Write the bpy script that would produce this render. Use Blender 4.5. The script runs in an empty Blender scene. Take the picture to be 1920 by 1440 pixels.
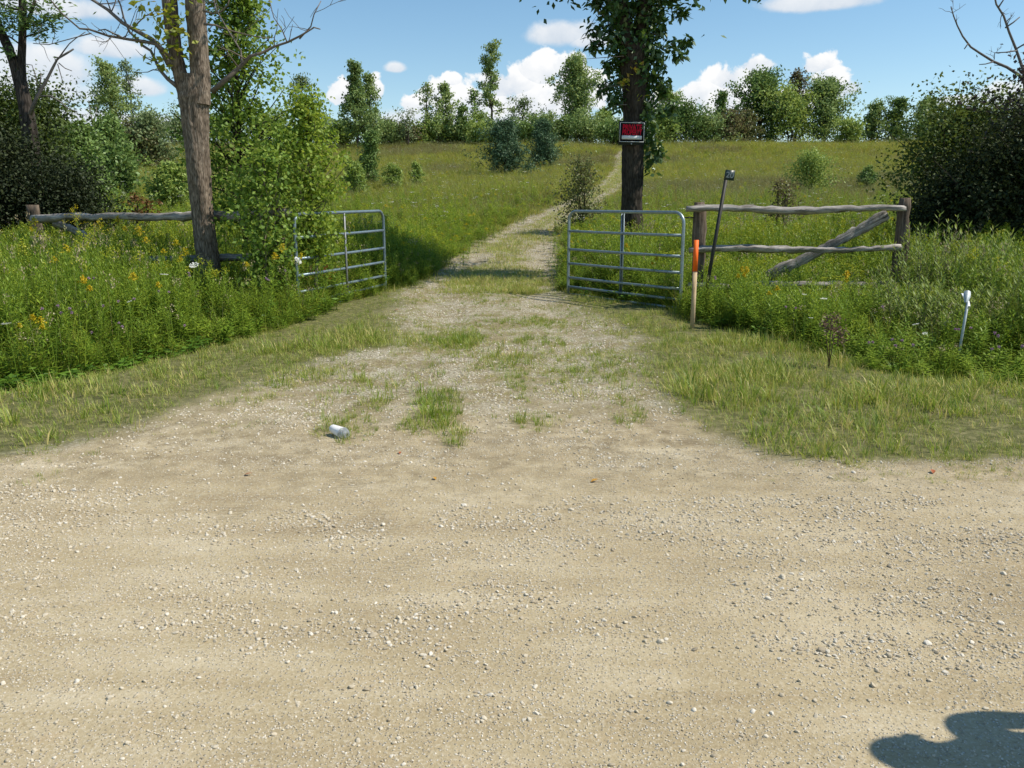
import bpy, math, random
import numpy as np
from mathutils import Vector, Matrix

random.seed(7)
RNG = np.random.default_rng(11)
R = math.radians
SC = bpy.context.scene
COL = SC.collection

# ------------------------------------------------------------------ camera, sky, sun, exposure
F = 1554.0
PITCH = R(12.2)
EYE = 1.55
cam_data = bpy.data.cameras.new('camera')
cam_data.sensor_width = 36.0
cam_data.lens = F / 1920 * 36
cam_data.clip_start = 0.05
cam_data.clip_end = 4000
cam = bpy.data.objects.new('camera', cam_data)
COL.objects.link(cam)
cam.location = (0, 0, EYE)
cam.rotation_euler = (R(90) - PITCH, 0, 0)
SC.camera = cam

SUN_AZ = R(-86)           # direction the light travels: to the left and slightly away
SUN_EL = R(52)
sd = bpy.data.lights.new('sun', 'SUN')
sd.energy = 3.7
sd.angle = R(0.5)
sd.color = (1.0, 0.93, 0.82)
sun = bpy.data.objects.new('sun', sd)
COL.objects.link(sun)
ldir = Vector((math.sin(SUN_AZ) * math.cos(SUN_EL), math.cos(SUN_AZ) * math.cos(SUN_EL), -math.sin(SUN_EL)))
sun.rotation_euler = ldir.to_track_quat('-Z', 'Y').to_euler()

SC.view_settings.view_transform = 'Standard'
SC.view_settings.look = 'None'
SC.view_settings.exposure = 0.55
SC.view_settings.gamma = 1.0
SC.view_settings.use_curve_mapping = False
SC.cycles.max_bounces = 5
SC.cycles.diffuse_bounces = 3
SC.cycles.glossy_bounces = 2
SC.cycles.transmission_bounces = 3
SC.cycles.transparent_max_bounces = 8
SKY_STRENGTH = 0.085

# ------------------------------------------------------------------ node helpers
class NT:
    def __init__(s, tree):
        s.t = tree; s.n = tree.nodes; s.l = tree.links
    def node(s, typ, **kw):
        nd = s.n.new(typ)
        for k, v in kw.items(): setattr(nd, k, v)
        return nd
    def put(s, sock, v):
        if v is None: return
        if isinstance(v, bpy.types.NodeSocket): s.l.new(v, sock)
        elif isinstance(v, (tuple, list)) and len(v) == 3 and sock.type == 'RGBA': sock.default_value = (*v, 1)
        else: sock.default_value = v
    def math(s, op, a, b=None, c=None, clamp=False):
        m = s.node('ShaderNodeMath', operation=op, use_clamp=clamp)
        s.put(m.inputs[0], a); s.put(m.inputs[1], b); s.put(m.inputs[2], c)
        return m.outputs[0]
    def noise(s, vec, scale, detail=4, rough=0.55, dist=0.0):
        m = s.node('ShaderNodeTexNoise')
        if vec is not None: s.put(m.inputs['Vector'], vec)
        m.inputs['Scale'].default_value = scale; m.inputs['Detail'].default_value = detail
        m.inputs['Roughness'].default_value = rough; m.inputs['Distortion'].default_value = dist
        return m.outputs['Fac']
    def ramp(s, fac, stops, interp='LINEAR'):
        m = s.node('ShaderNodeValToRGB'); cr = m.color_ramp; cr.interpolation = interp
        while len(cr.elements) < len(stops): cr.elements.new(0.5)
        for e, (p, c) in zip(cr.elements, stops):
            e.position = p; e.color = (*c, 1) if len(c) == 3 else c
        s.put(m.inputs[0], fac)
        return m.outputs[0]
    def sstep(s, v, lo, hi):
        m = s.node('ShaderNodeMapRange', interpolation_type='SMOOTHSTEP')
        s.put(m.inputs[0], v); m.inputs[1].default_value = lo; m.inputs[2].default_value = hi
        return m.outputs[0]
    def mix(s, fac, a, b):
        m = s.node('ShaderNodeMix', data_type='RGBA')
        s.put(m.inputs[0], fac); s.put(m.inputs[6], a); s.put(m.inputs[7], b)
        return m.outputs[2]
    def mapping(s, vec, scale):
        m = s.node('ShaderNodeMapping'); s.put(m.inputs[0], vec); m.inputs['Scale'].default_value = scale
        return m.outputs[0]
    def attr(s, name, typ='GEOMETRY'):
        m = s.node('ShaderNodeAttribute', attribute_name=name, attribute_type=typ)
        return m.outputs['Fac']

def new_mat(name):
    m = bpy.data.materials.new(name); m.use_nodes = True
    nt = NT(m.node_tree); nt.n.clear()
    out = nt.node('ShaderNodeOutputMaterial')
    return m, nt, out

def principled(nt, out, color, rough=0.8, spec=0.3, metal=0.0, bump=None, bs=0.3, bd=0.02):
    p = nt.node('ShaderNodeBsdfPrincipled')
    nt.put(p.inputs['Base Color'], color); nt.put(p.inputs['Roughness'], rough)
    p.inputs['Specular IOR Level'].default_value = spec; p.inputs['Metallic'].default_value = metal
    if bump is not None:
        b = nt.node('ShaderNodeBump'); b.inputs['Strength'].default_value = bs; b.inputs['Distance'].default_value = bd
        nt.put(b.inputs['Height'], bump); nt.put(p.inputs['Normal'], b.outputs[0])
    nt.put(out.inputs[0], p.outputs[0])
    return p

def simple(name, color, rough=0.7, spec=0.3, metal=0.0, var=0.25, scale=30, bs=0.25):
    m, nt, out = new_mat(name)
    tc = nt.node('ShaderNodeTexCoord').outputs['Object']
    n = nt.noise(tc, scale, 5)
    c2 = tuple(c * (1 - var) for c in color); c3 = tuple(min(1, c * (1 + var)) for c in color)
    col = nt.ramp(n, [(0.3, c2), (0.7, c3)])
    principled(nt, out, col, rough, spec, metal, n, bs, 0.004)
    return m

def leaf_mat(name, cols, trans=0.35, rough=0.5, gloss=0.025, tint=True, per_inst=0.35):
    """foliage: colour by leaf (random per island) and by plant (instance / object random)"""
    m, nt, out = new_mat(name)
    geo = nt.node('ShaderNodeNewGeometry')
    oi = nt.node('ShaderNodeObjectInfo')
    r = geo.outputs['Random Per Island']
    v = nt.math('ADD', nt.math('MULTIPLY', r, 1 - per_inst), nt.math('MULTIPLY', oi.outputs['Random'], per_inst))
    n = len(cols)
    col = nt.ramp(v, [((i + 0.5) / n, c) for i, c in enumerate(cols)])
    d = nt.node('ShaderNodeBsdfDiffuse'); nt.put(d.inputs[0], col)
    t = nt.node('ShaderNodeBsdfTranslucent')
    hsv = nt.node('ShaderNodeHueSaturation'); hsv.inputs['Value'].default_value = 1.5; hsv.inputs['Hue'].default_value = 0.485
    nt.put(hsv.inputs['Color'], col); nt.put(t.inputs[0], hsv.outputs[0])
    mx = nt.node('ShaderNodeMixShader'); mx.inputs[0].default_value = trans
    nt.put(mx.inputs[1], d.outputs[0]); nt.put(mx.inputs[2], t.outputs[0])
    g = nt.node('ShaderNodeBsdfGlossy'); g.inputs['Roughness'].default_value = rough; g.inputs[0].default_value = (0.9, 1, 0.85, 1)
    m2 = nt.node('ShaderNodeMixShader'); m2.inputs[0].default_value = gloss
    nt.put(m2.inputs[1], mx.outputs[0]); nt.put(m2.inputs[2], g.outputs[0])
    nt.put(out.inputs[0], m2.outputs[0])
    return m

# ------------------------------------------------------------------ world
def pix_dir(px, py):
    a = (px - 960) / F; b = (720 - py) / F
    v = np.array([a, math.cos(PITCH) + b * math.sin(PITCH), -math.sin(PITCH) + b * math.cos(PITCH)])
    return v / np.linalg.norm(v)

def build_world():
    w = bpy.data.worlds.new('World'); SC.world = w; w.use_nodes = True
    nt = NT(w.node_tree); nt.n.clear()
    out = nt.node('ShaderNodeOutputWorld'); bg = nt.node('ShaderNodeBackground')
    bg.inputs[1].default_value = SKY_STRENGTH
    sky = nt.node('ShaderNodeTexSky', sky_type='NISHITA')
    sky.sun_disc = False; sky.sun_elevation = SUN_EL; sky.sun_rotation = R(180) + SUN_AZ
    sky.altitude = 300; sky.air_density = 1.0; sky.dust_density = 0.15; sky.ozone_density = 1.0
    tc = nt.node('ShaderNodeTexCoord').outputs['Generated']
    sep = nt.node('ShaderNodeSeparateXYZ'); nt.put(sep.inputs[0], tc)
    X, Y, Z = sep.outputs
    az = nt.math('ARCTAN2', X, Y)
    el = nt.math('ARCSINE', Z)
    # cloud billow noise in direction space
    nz = nt.noise(nt.mapping(tc, (1, 1, 1.2)), 30, 8, 0.6, 0.3)
    nzb = nt.noise(nt.mapping(tc, (1, 1, 1.5)), 5.5, 3, 0.5)
    vor = nt.node('ShaderNodeTexVoronoi', feature='SMOOTH_F1'); vor.inputs['Scale'].default_value = 62
    nt.put(vor.inputs['Vector'], tc)
    pf = nt.math('SUBTRACT', 0.5, vor.outputs['Distance'])
    def layer(blobs):
        acc = None; hacc = None
        for (px, py, rx, ry) in blobs:
            d = pix_dir(px, py)
            a0 = math.atan2(d[0], d[1]); e0 = math.asin(d[2])
            dx = nt.math('DIVIDE', nt.math('SUBTRACT', az, a0), rx / F)
            dy = nt.math('DIVIDE', nt.math('SUBTRACT', el, e0), ry / F)
            # flat bases: the lower half falls off faster
            dyl = nt.math('MULTIPLY', nt.math('MINIMUM', dy, 0.0), 0.5)
            dy2 = nt.math('ADD', dy, dyl)
            rr = nt.math('SQRT', nt.math('ADD', nt.math('MULTIPLY', dx, dx), nt.math('MULTIPLY', dy2, dy2)))
            v = nt.math('SUBTRACT', 1.0, rr)
            if acc is None: acc, hacc = v, dy
            else:
                m = nt.node('ShaderNodeMath', operation='SMOOTH_MAX'); nt.put(m.inputs[0], acc); nt.put(m.inputs[1], v); m.inputs[2].default_value = 0.15
                g = nt.math('GREATER_THAN', v, acc)
                hacc = nt.math('ADD', nt.math('MULTIPLY', dy, g), nt.math('MULTIPLY', hacc, nt.math('SUBTRACT', 1.0, g)))
                acc = m.outputs[0]
        return acc, hacc
    crisp = [(820,172,38,26),(846,150,20,16),(870,190,80,35),(950,165,75,45),(1010,135,50,38),(1065,125,45,28),(1085,175,70,60),(985,200,150,50),
             (780,195,35,20),(640,175,32,32),(705,172,18,28),
             (1420,122,42,22),(1375,150,60,34),(1320,180,60,36),(1270,205,60,36),(1400,190,90,50),(1220,225,50,30),
             (1532,122,36,22),(1555,150,38,26),(1500,190,80,30),(1240,195,30,24)]
    soft = [(80,135,100,52),(45,170,140,40),(205,92,75,26),(90,15,140,26),(110,225,170,26),(265,165,45,22),(742,128,26,14),(1050,66,85,34),(1110,78,60,22),
            (1530,6,130,24),(1580,168,40,18),(1790,192,40,12),(1890,185,50,30),(250,235,100,22),(890,225,260,30),(1250,240,200,26),
            (-150,100,160,60),(2150,120,120,50),(2300,60,90,30)]
    cv, ch = layer(crisp); sv, sh = layer(soft)
    cv2 = nt.math('ADD', cv, nt.math('ADD', nt.math('MULTIPLY', nt.math('SUBTRACT', nz, 0.5), 2.1), nt.math('MULTIPLY', pf, 0.7)))
    sv2 = nt.math('ADD', sv, nt.math('MULTIPLY', nt.math('SUBTRACT', nt.math('ADD', nt.math('MULTIPLY', nz, 0.5), nt.math('MULTIPLY', nzb, 0.5)), 0.5), 1.5))
    cm = nt.sstep(cv2, 0.14, 0.40); sm = nt.math('MULTIPLY', nt.sstep(sv2, 0.0, 0.5), 0.93)
    # cloud colour: lit tops, greyer bases (clouds are sunlit vapour far away)
    ct = nt.math('ADD', nt.math('MULTIPLY', ch, 0.30), nt.math('ADD', nt.math('MULTIPLY', nz, 1.1), nt.math('MULTIPLY', pf, 0.35)))
    ccol = nt.ramp(ct, [(0.1, (4.6, 5.4, 6.6)), (0.42, (6.3, 6.7, 7.2)), (0.75, (8.0, 8.05, 8.1))])
    st = nt.math('ADD', nt.math('MULTIPLY', sh, 0.35), nt.math('MULTIPLY', nz, 0.9))
    scol = nt.ramp(st, [(0.05, (4.4, 5.1, 6.0)), (0.45, (6.2, 6.6, 7.1)), (0.8, (7.6, 7.7, 7.8))])
    hs = nt.node('ShaderNodeHueSaturation'); hs.inputs['Hue'].default_value = 0.492; hs.inputs['Saturation'].default_value = 1.15; hs.inputs['Value'].default_value = 1.14
    nt.put(hs.inputs['Color'], sky.outputs[0])
    c1 = nt.mix(sm, hs.outputs[0], scol)
    c2 = nt.mix(cm, c1, ccol)
    # clouds only above the horizon
    up = nt.sstep(el, -0.01, 0.03)
    fin = nt.mix(up, hs.outputs[0], c2)
    nt.put(bg.inputs[0], fin); nt.put(out.inputs[0], bg.outputs[0])
build_world()

# ------------------------------------------------------------------ terrain
_ZP = np.array([(-60,0.0),(-6,0.0),(0,0),(4.8,0.0),(6,0.035),(8.5,0.10),(12.9,0.20),(16,0.29),(20,0.48),(27,0.97),(34,1.58),(45,2.55),(68,4.95),(88,7.25),(98,7.95),(112,7.9),(140,6.6),(200,3),(400,-6),(3000,-30)])
_yy = np.arange(-60, 3000, 0.5)
_zz = np.interp(_yy, _ZP[:,0], _ZP[:,1])
_k = np.hanning(15); _k /= _k.sum()
_zs = np.convolve(np.pad(_zz, 7, mode='edge'), _k, mode='valid')
def _hash(ix, iy, s):
    h = (ix * 374761393 + iy * 668265263 + s * 1442695041) & 0x7fffffff
    h = ((h ^ (h >> 13)) * 1274126177) & 0x7fffffff
    return (h & 0xffff) / 65535.0
def vnoise(x, y, s=0):
    x = np.asarray(x, float); y = np.asarray(y, float)
    ix = np.floor(x).astype(np.int64); iy = np.floor(y).astype(np.int64)
    fx = x - ix; fy = y - iy; fx = fx*fx*(3-2*fx); fy = fy*fy*(3-2*fy)
    a = _hash(ix, iy, s); b = _hash(ix+1, iy, s); c = _hash(ix, iy+1, s); d = _hash(ix+1, iy+1, s)
    return (a*(1-fx)+b*fx)*(1-fy) + (c*(1-fx)+d*fx)*fy
def fbm(x, y, s=0, o=4):
    v = 0; a = 0.5; t = 0
    for i in range(o):
        v = v + a*vnoise(x*2**i, y*2**i, s+i*17); t += a; a *= 0.5
    return v / t
def smooth(v, a, b):
    t = np.clip((v - a) / (b - a), 0, 1); return t*t*(3-2*t)

_DC = np.array([(-5,-0.8),(4.6,-0.75),(5.2,-0.72),(6,-0.64),(7,-0.5),(8.5,0.0),(10.3,-.05),(12.9,-.48),(16.5,-.2),(20,0.0),(24,.4),(27,.9),(31,1.9),(35,2.95),(45,5.2),(58,7.5),(68,8.8),(88,12.0),(110,15),(400,40)])
_HW = np.array([(-5,9),(4.6,2.75),(5.2,2.15),(6,1.8),(7,1.65),(8.5,1.5),(10.3,1.4),(12.9,1.28),(16.5,1.28),(20,1.2),(27,1.0),(45,0.8),(90,0.75),(400,0.8)])
def cx(y): return np.interp(y, _DC[:,0], _DC[:,1])
def hw(y): return np.interp(y, _HW[:,0], _HW[:,1])
# front edge of the uncut growth
_FR = np.array([(-40,7.5),(-9,6.7),(-6,6.65),(-4.3,6.9),(-3.7,7.7),(-3.0,9.0),(-2.55,10.2),(-2.45,11.4),(-1.95,13.4),(-1.8,13.8)])
_FRR = np.array([(0.85,13.2),(2.1,11.35),(2.35,9.8),(2.7,9.3),(3.0,8.3),(3.4,7.5),(4.3,7.15),(5.5,6.85),(9,6.5),(40,6.5)])
def front(x):
    x = np.asarray(x, float)
    l = np.interp(x, _FR[:,0], _FR[:,1]); r = np.interp(x, _FRR[:,0], _FRR[:,1])
    return np.where(x < -0.5, np.where(x < -1.8, l, 13.8), np.where(x > 0.85, r, 13.4))
def H(x, y):
    x = np.asarray(x, float); y = np.asarray(y, float)
    z = np.interp(y, _yy, _zs)
    far = smooth(y, 10, 60)
    z = z + far * (fbm(x/22, y/22, 3, 3) - 0.5) * 1.3
    z = z + (fbm(x/1.7, y/1.7, 9, 4) - 0.5) * 0.05 * smooth(y, 4.8, 7)
    z = z + (fbm(x/0.9, y/0.5, 5, 3) - 0.5) * 0.012
    # shallow ditch under the tall weeds each side of the lane
    dd = np.exp(-((y - front(x) - 0.6)/0.9)**2) * smooth(np.abs(x - 0.0), 2.6, 4.2) * 0.14 * smooth(14 - y, 0, 3)
    # twin ruts on the lane
    a = np.abs(np.abs(x - cx(y)) - 0.72)
    z = z - 0.03*np.exp(-(a/0.28)**2) * smooth(y, 6, 9) * (1 - smooth(y, 100, 120))
    return z - dd

def roadmask(x, y):
    x = np.asarray(x, float); y = np.asarray(y, float)
    e = 4.82 + (fbm(x/0.7, y*0+3, 21, 3)-0.5)*0.35 - 0.12*smooth(-x, 1.5, 3.2)
    r1 = 1 - smooth(y, e - 0.12, e + 0.12)
    n = (fbm(x/0.6, y/0.6, 31, 3) - 0.5) * 0.9
    r2 = (1 - smooth(np.abs(x - cx(y)) + n, hw(y) - 0.35, hw(y) + 0.3)) * (1 - smooth(y + n*1.6, 5.2, 7.2))
    return np.maximum(r1, r2 * (y > 4))
def drivemask(x, y):
    n = (fbm(x/0.7, y/0.9, 41, 3) - 0.5) * 0.7
    d = 1 - smooth(np.abs(x - cx(y)) + n, hw(y) - 0.3, hw(y) + 0.25)
    return d * (y > 4.5)

def ray(px, py):
    d = pix_dir(px, py); return d
def at(px, py, D):
    """point seen at pixel (px,py), D metres ahead"""
    d = pix_dir(px, py); t = D / d[1]
    return np.array([0, 0, EYE]) + d * t
def gp(px, py, h=0.0):
    """where the view ray meets the ground raised by h"""
    d = pix_dir(px, py); D = 1.6
    while D < 120:
        p = np.array([0, 0, EYE]) + d * (D / d[1])
        if p[2] <= float(H(p[0], p[1])) + h: break
        D += 0.02
    return p[0], p[1], float(H(p[0], p[1]))
def on(px, D):
    """ground point under the pixel column px at distance D"""
    z = 0.0
    for _ in range(4):
        depth = D * math.cos(PITCH) + (EYE - z) * math.sin(PITCH)
        x = (px - 960) / F * depth; z = float(H(x, D))
    return x, D, z
def zof(px, py, D): return at(px, py, D)[2]

# grass patches that stand in the lane and at the road's edge (seen in the photograph)
_PATCH = []   # x, y, rx, ry in metres
for (px, py, rx, ry) in [(655,800,60,36),(600,815,25,18),(820,765,50,34),(845,820,45,25),(780,800,40,25),(975,725,28,26),(965,700,25,12),(690,770,40,20),
                         (930,520,120,22),(900,600,60,16),(985,600,60,14),(960,545,60,16),(820,640,30,8),(680,712,20,7),(870,640,50,10),(1010,640,50,10),
                         (1130,700,70,20),(1180,770,40,30),(1000,790,50,20),(1060,575,60,10),(935,465,60,10),(985,445,60,8),(1055,430,40,8)]:
    x, y, z = gp(px, py); x2 = gp(px + rx, py)[0]; y2 = gp(px, py - ry)[1]
    _PATCH.append((x, y, abs(x2 - x), abs(y2 - y)))
def patchmask(x, y):
    m = np.zeros_like(np.asarray(x, float))
    n = fbm(np.asarray(x)/0.25, np.asarray(y)/0.3, 55, 3) - 0.5
    for (a, b, r, s) in _PATCH:
        d = np.sqrt(((x-a)/r)**2 + ((y-b)/s)**2) + n*1.2
        m = np.maximum(m, 1 - smooth(d, 0.6, 1.15))
    # centre strip
    c = (1 - smooth(np.abs(x - cx(y)) + n*0.6, 0.22, 0.5)) * smooth(y, 8.5, 13) * 0.75
    return np.maximum(m, c)

# ------------------------------------------------------------------ mesh helpers
def mk(name, V, Q, mats, parent=None, smooth_sh=False, mi=None, link=True, tris=False):
    V = np.ascontiguousarray(V, dtype=np.float32); Q = np.ascontiguousarray(Q, dtype=np.int32)
    me = bpy.data.meshes.new(name)
    n, k = Q.shape
    me.vertices.add(len(V)); me.vertices.foreach_set('co', V.ravel())
    me.loops.add(n*k); me.loops.foreach_set('vertex_index', Q.ravel())
    me.polygons.add(n); me.polygons.foreach_set('loop_start', np.arange(0, n*k, k, dtype=np.int32))
    if not isinstance(mats, (list, tuple)): mats = [mats]
    for m in mats: me.materials.append(m)
    if mi is not None: me.polygons.foreach_set('material_index', np.asarray(mi, dtype=np.int32))
    me.update(calc_edges=True)
    if smooth_sh: me.polygons.foreach_set('use_smooth', np.ones(n, dtype=bool))
    o = bpy.data.objects.new(name, me)
    if link: COL.objects.link(o)
    if parent is not None: o.parent = parent
    return o
def join(parts):
    Vs, Qs, b = [], [], 0
    for V, Q in parts:
        Vs.append(V); Qs.append(Q + b); b += len(V)
    return np.concatenate(Vs), np.concatenate(Qs)
def tag(o, label=None, cat=None, group=None, kind=None):
    if label: o['label'] = label
    if cat: o['category'] = cat
    if group: o['group'] = group
    if kind: o['kind'] = kind
    return o
def empty(name, loc=(0,0,0), rz=0.0):
    e = bpy.data.objects.new(name, None); COL.objects.link(e)
    e.location = loc; e.rotation_euler = (0, 0, rz); e.empty_display_size = 0.1
    return e
def copy_tree(o, parent=None):
    c = o.copy(); COL.objects.link(c); c.parent = parent
    for ch in [k for k in o.children]:
        copy_tree(ch, c)
    return c

def unit(v):
    v = np.asarray(v, float); return v / (np.linalg.norm(v, axis=-1, keepdims=True) + 1e-9)
def tube(P, Rr, k=8, cap=True):
    P = np.asarray(P, float); n = len(P)
    Rr = np.full(n, Rr, float) if np.isscalar(Rr) else np.asarray(Rr, float)
    T = np.gradient(P, axis=0); T = unit(T)
    ref = np.array([1.0, 0, 0]) if abs(T[0][0]) < 0.9 else np.array([0, 1.0, 0])
    V = np.zeros((n, k, 3)); u = unit(ref - T[0]*np.dot(ref, T[0]))
    a = np.arange(k) * 2*np.pi/k
    for i in range(n):
        u = unit(u - T[i]*np.dot(u, T[i])); w = np.cross(T[i], u)
        V[i] = P[i] + Rr[i]*(np.cos(a)[:, None]*u + np.sin(a)[:, None]*w)
    V = V.reshape(-1, 3)
    i = np.arange(n-1)[:, None]*k; j = np.arange(k)[None, :]; j2 = (j+1) % k
    Q = np.stack([i+j, i+j2, i+k+j2, i+k+j], -1).reshape(-1, 4)
    if cap:
        V = np.concatenate([V, P[:1], P[-1:]]); c0, c1 = n*k, n*k+1
        jj = np.arange(0, k, 2)
        Q0 = np.stack([np.full(len(jj), c0), (jj+2) % k, (jj+1) % k, jj], -1)
        b = (n-1)*k
        Q1 = np.stack([np.full(len(jj), c1), b+jj, b+(jj+1) % k, b+(jj+2) % k], -1)
        Q = np.concatenate([Q, Q0, Q1])
    return V, Q
def box(c, s, rot=None):
    c = np.asarray(c, float); s = np.asarray(s, float)/2
    V = np.array([(x, y, z) for x in (-1, 1) for y in (-1, 1) for z in (-1, 1)], float)*s
    if rot is not None: V = V @ np.array(rot.to_matrix() if hasattr(rot, 'to_matrix') else rot).T
    V = V + c
    Q = np.array([(0,1,3,2),(4,6,7,5),(0,4,5,1),(2,3,7,6),(0,2,6,4),(1,5,7,3)])
    return V, Q
def leaves(P, A, L, W, Nn=None, fold=0.15):
    """diamond leaves: P base points, A axis directions, L length, W width"""
    n = len(P); A = unit(A)
    if Nn is None: Nn = unit(RNG.normal(size=(n, 3)) + np.array([0, 0, 0.8]))
    S = unit(np.cross(A, Nn)); Nn = np.cross(S, A)
    L = np.broadcast_to(np.asarray(L, float), (n,))[:, None]; W = np.broadcast_to(np.asarray(W, float), (n,))[:, None]
    m = P + A*L*0.45 + Nn*W*fold
    V = np.stack([P, m + S*W*0.5, P + A*L, m - S*W*0.5], 1).reshape(-1, 3)
    Q = np.arange(4*n).reshape(n, 4)
    return V, Q
def rvec(n): return unit(RNG.normal(size=(n, 3)))
def blades(P, Az, Ln, Wd, lean, curl, seg=3):
    """curved grass blades"""
    n = len(P); d = np.stack([np.cos(Az), np.sin(Az), np.zeros(n)], 1); s = np.stack([-np.sin(Az), np.cos(Az), np.zeros(n)], 1)
    wt = [1.0, 0.85, 0.55, 0.06] if seg == 3 else [1.0, 0.75, 0.06]
    rows = []
    p = P.copy(); ang = np.pi/2 - lean
    for k in range(seg+1):
        rows.append(p - s*(Wd*wt[k]/2)[:, None]); rows.append(p + s*(Wd*wt[k]/2)[:, None])
        p = p + (d*np.cos(ang)[:, None] + np.array([0, 0, 1.0])*np.sin(ang)[:, None])*(Ln/seg)[:, None]
        ang = ang - curl/seg
    V = np.stack(rows, 1)
    m = 2*(seg+1); b = np.arange(n)[:, None]*m
    Q = np.concatenate([np.stack([b[:, 0]+2*k, b[:, 0]+2*k+1, b[:, 0]+2*k+3, b[:, 0]+2*k+2], 1) for k in range(seg)])
    return V.reshape(-1, 3), Q

# ------------------------------------------------------------------ materials
def mat_ground():
    m, nt, out = new_mat('ground_surface')
    tc = nt.node('ShaderNodeTexCoord').outputs['Object']
    road = nt.attr('road'); drive = nt.attr('drive'); veg = nt.attr('veg')
    n1 = nt.noise(tc, 1.1, 6, 0.6); n2 = nt.noise(tc, 9, 6, 0.65); n3 = nt.noise(tc, 70, 5, 0.7)
    strk = nt.noise(nt.mapping(tc, (0.5, 3.2, 1)), 1.6, 5, 0.6)
    base = nt.ramp(nt.math('ADD', nt.math('MULTIPLY', n1, 0.55), nt.math('MULTIPLY', strk, 0.45)),
                   [(0.36, (0.305, 0.24, 0.14)), (0.5, (0.40, 0.325, 0.195)), (0.62, (0.49, 0.415, 0.275))])
    base = nt.mix(nt.math('MULTIPLY', nt.sstep(n2, 0.5, 0.75), 0.4), base, (0.42, 0.31, 0.18))
    base = nt.mix(nt.math('MULTIPLY', nt.sstep(n3, 0.50, 0.66), 0.6), base, (0.56, 0.50, 0.38))
    base = nt.mix(nt.math('MULTIPLY', nt.sstep(n3, 0.46, 0.3), 0.6), base, (0.22, 0.165, 0.095))
    # fine stone chips pressed into the surface
    v = nt.node('ShaderNodeTexVoronoi'); v.inputs['Scale'].default_value = 75; v.inputs['Randomness'].default_value = 1
    nt.put(v.inputs['Vector'], tc)
    chip = nt.sstep(v.outputs['Distance'], 0.36, 0.2)
    sc = nt.node('ShaderNodeSeparateColor'); nt.put(sc.inputs[0], v.outputs['Color'])
    on_ = nt.math('MULTIPLY', chip, nt.sstep(nt.math('ADD', sc.outputs[0], nt.math('MULTIPLY', n2, 0.9)), 0.80, 1.05))
    chipc = nt.ramp(sc.outputs[1], [(0, (0.30, 0.26, 0.20)), (0.5, (0.52, 0.47, 0.38)), (1, (0.62, 0.58, 0.50))])
    base = nt.mix(nt.math('MULTIPLY', on_, 0.85), base, chipc)
    sp = nt.node('ShaderNodeSeparateXYZ'); nt.put(sp.inputs[0], tc)
    ez = nt.math('MULTIPLY', nt.sstep(nt.math('ADD', sp.outputs[1], nt.math('MULTIPLY', nt.noise(tc, 2.2, 5, 0.6), 1.6)), 4.5, 5.9), nt.sstep(nt.noise(tc, 6, 6, 0.7), 0.40, 0.62))
    base = nt.mix(nt.math('MULTIPLY', ez, 0.9), base, nt.ramp(n2, [(0.35, (0.20, 0.155, 0.09)), (0.65, (0.34, 0.28, 0.17))]))
    # lane: grey limestone grit with dead thatch between
    v2 = nt.node('ShaderNodeTexVoronoi'); v2.inputs['Scale'].default_value = 48; nt.put(v2.inputs['Vector'], tc)
    s2 = nt.node('ShaderNodeSeparateColor'); nt.put(s2.inputs[0], v2.outputs['Color'])
    grit = nt.ramp(s2.outputs[0], [(0, (0.27, 0.24, 0.16)), (0.4, (0.37, 0.335, 0.235)), (1, (0.50, 0.46, 0.36))])
    thatch = nt.ramp(nt.noise(nt.mapping(tc, (1, 2.4, 1)), 24, 5, 0.7), [(0.35, (0.17, 0.14, 0.07)), (0.6, (0.34, 0.29, 0.16))])
    lane = nt.mix(nt.sstep(nt.noise(tc, 3.2, 6, 0.7), 0.42, 0.58), grit, thatch)
    lane = nt.mix(nt.math('MULTIPLY', nt.sstep(v2.outputs['Distance'], 0.42, 0.6), 0.5), lane, (0.16, 0.12, 0.07))
    soil = nt.ramp(nt.noise(tc, 14, 6, 0.7), [(0.3, (0.06, 0.065, 0.025)), (0.5, (0.13, 0.13, 0.05)), (0.72, (0.27, 0.24, 0.12))])
    col = nt.mix(drive, soil, lane)
    col = nt.mix(road, col, base)
    # darker track lines across the lane mouth (tyre tread)
    w = nt.node('ShaderNodeTexWave', wave_type='BANDS', bands_direction='Y'); w.inputs['Scale'].default_value = 8; w.inputs['Distortion'].default_value = 7
    w.inputs['Detail'].default_value = 3; nt.put(w.inputs['Vector'], tc)
    tread = nt.math('MULTIPLY', nt.sstep(w.outputs['Fac'], 0.62, 0.3), nt.attr('tread'))
    col = nt.mix(nt.math('MULTIPLY', tread, 0.25), col, (0.20, 0.15, 0.09))
    hgt = nt.math('ADD', nt.math('MULTIPLY', n3, 0.5), nt.math('ADD', nt.math('MULTIPLY', on_, 0.6), nt.math('MULTIPLY', n2, 0.8)))
    hgt = nt.math('SUBTRACT', hgt, nt.math('MULTIPLY', tread, 0.6))
    principled(nt, out, col, 0.95, 0.12, 0, hgt, 0.75, 0.012)
    return m

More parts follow.
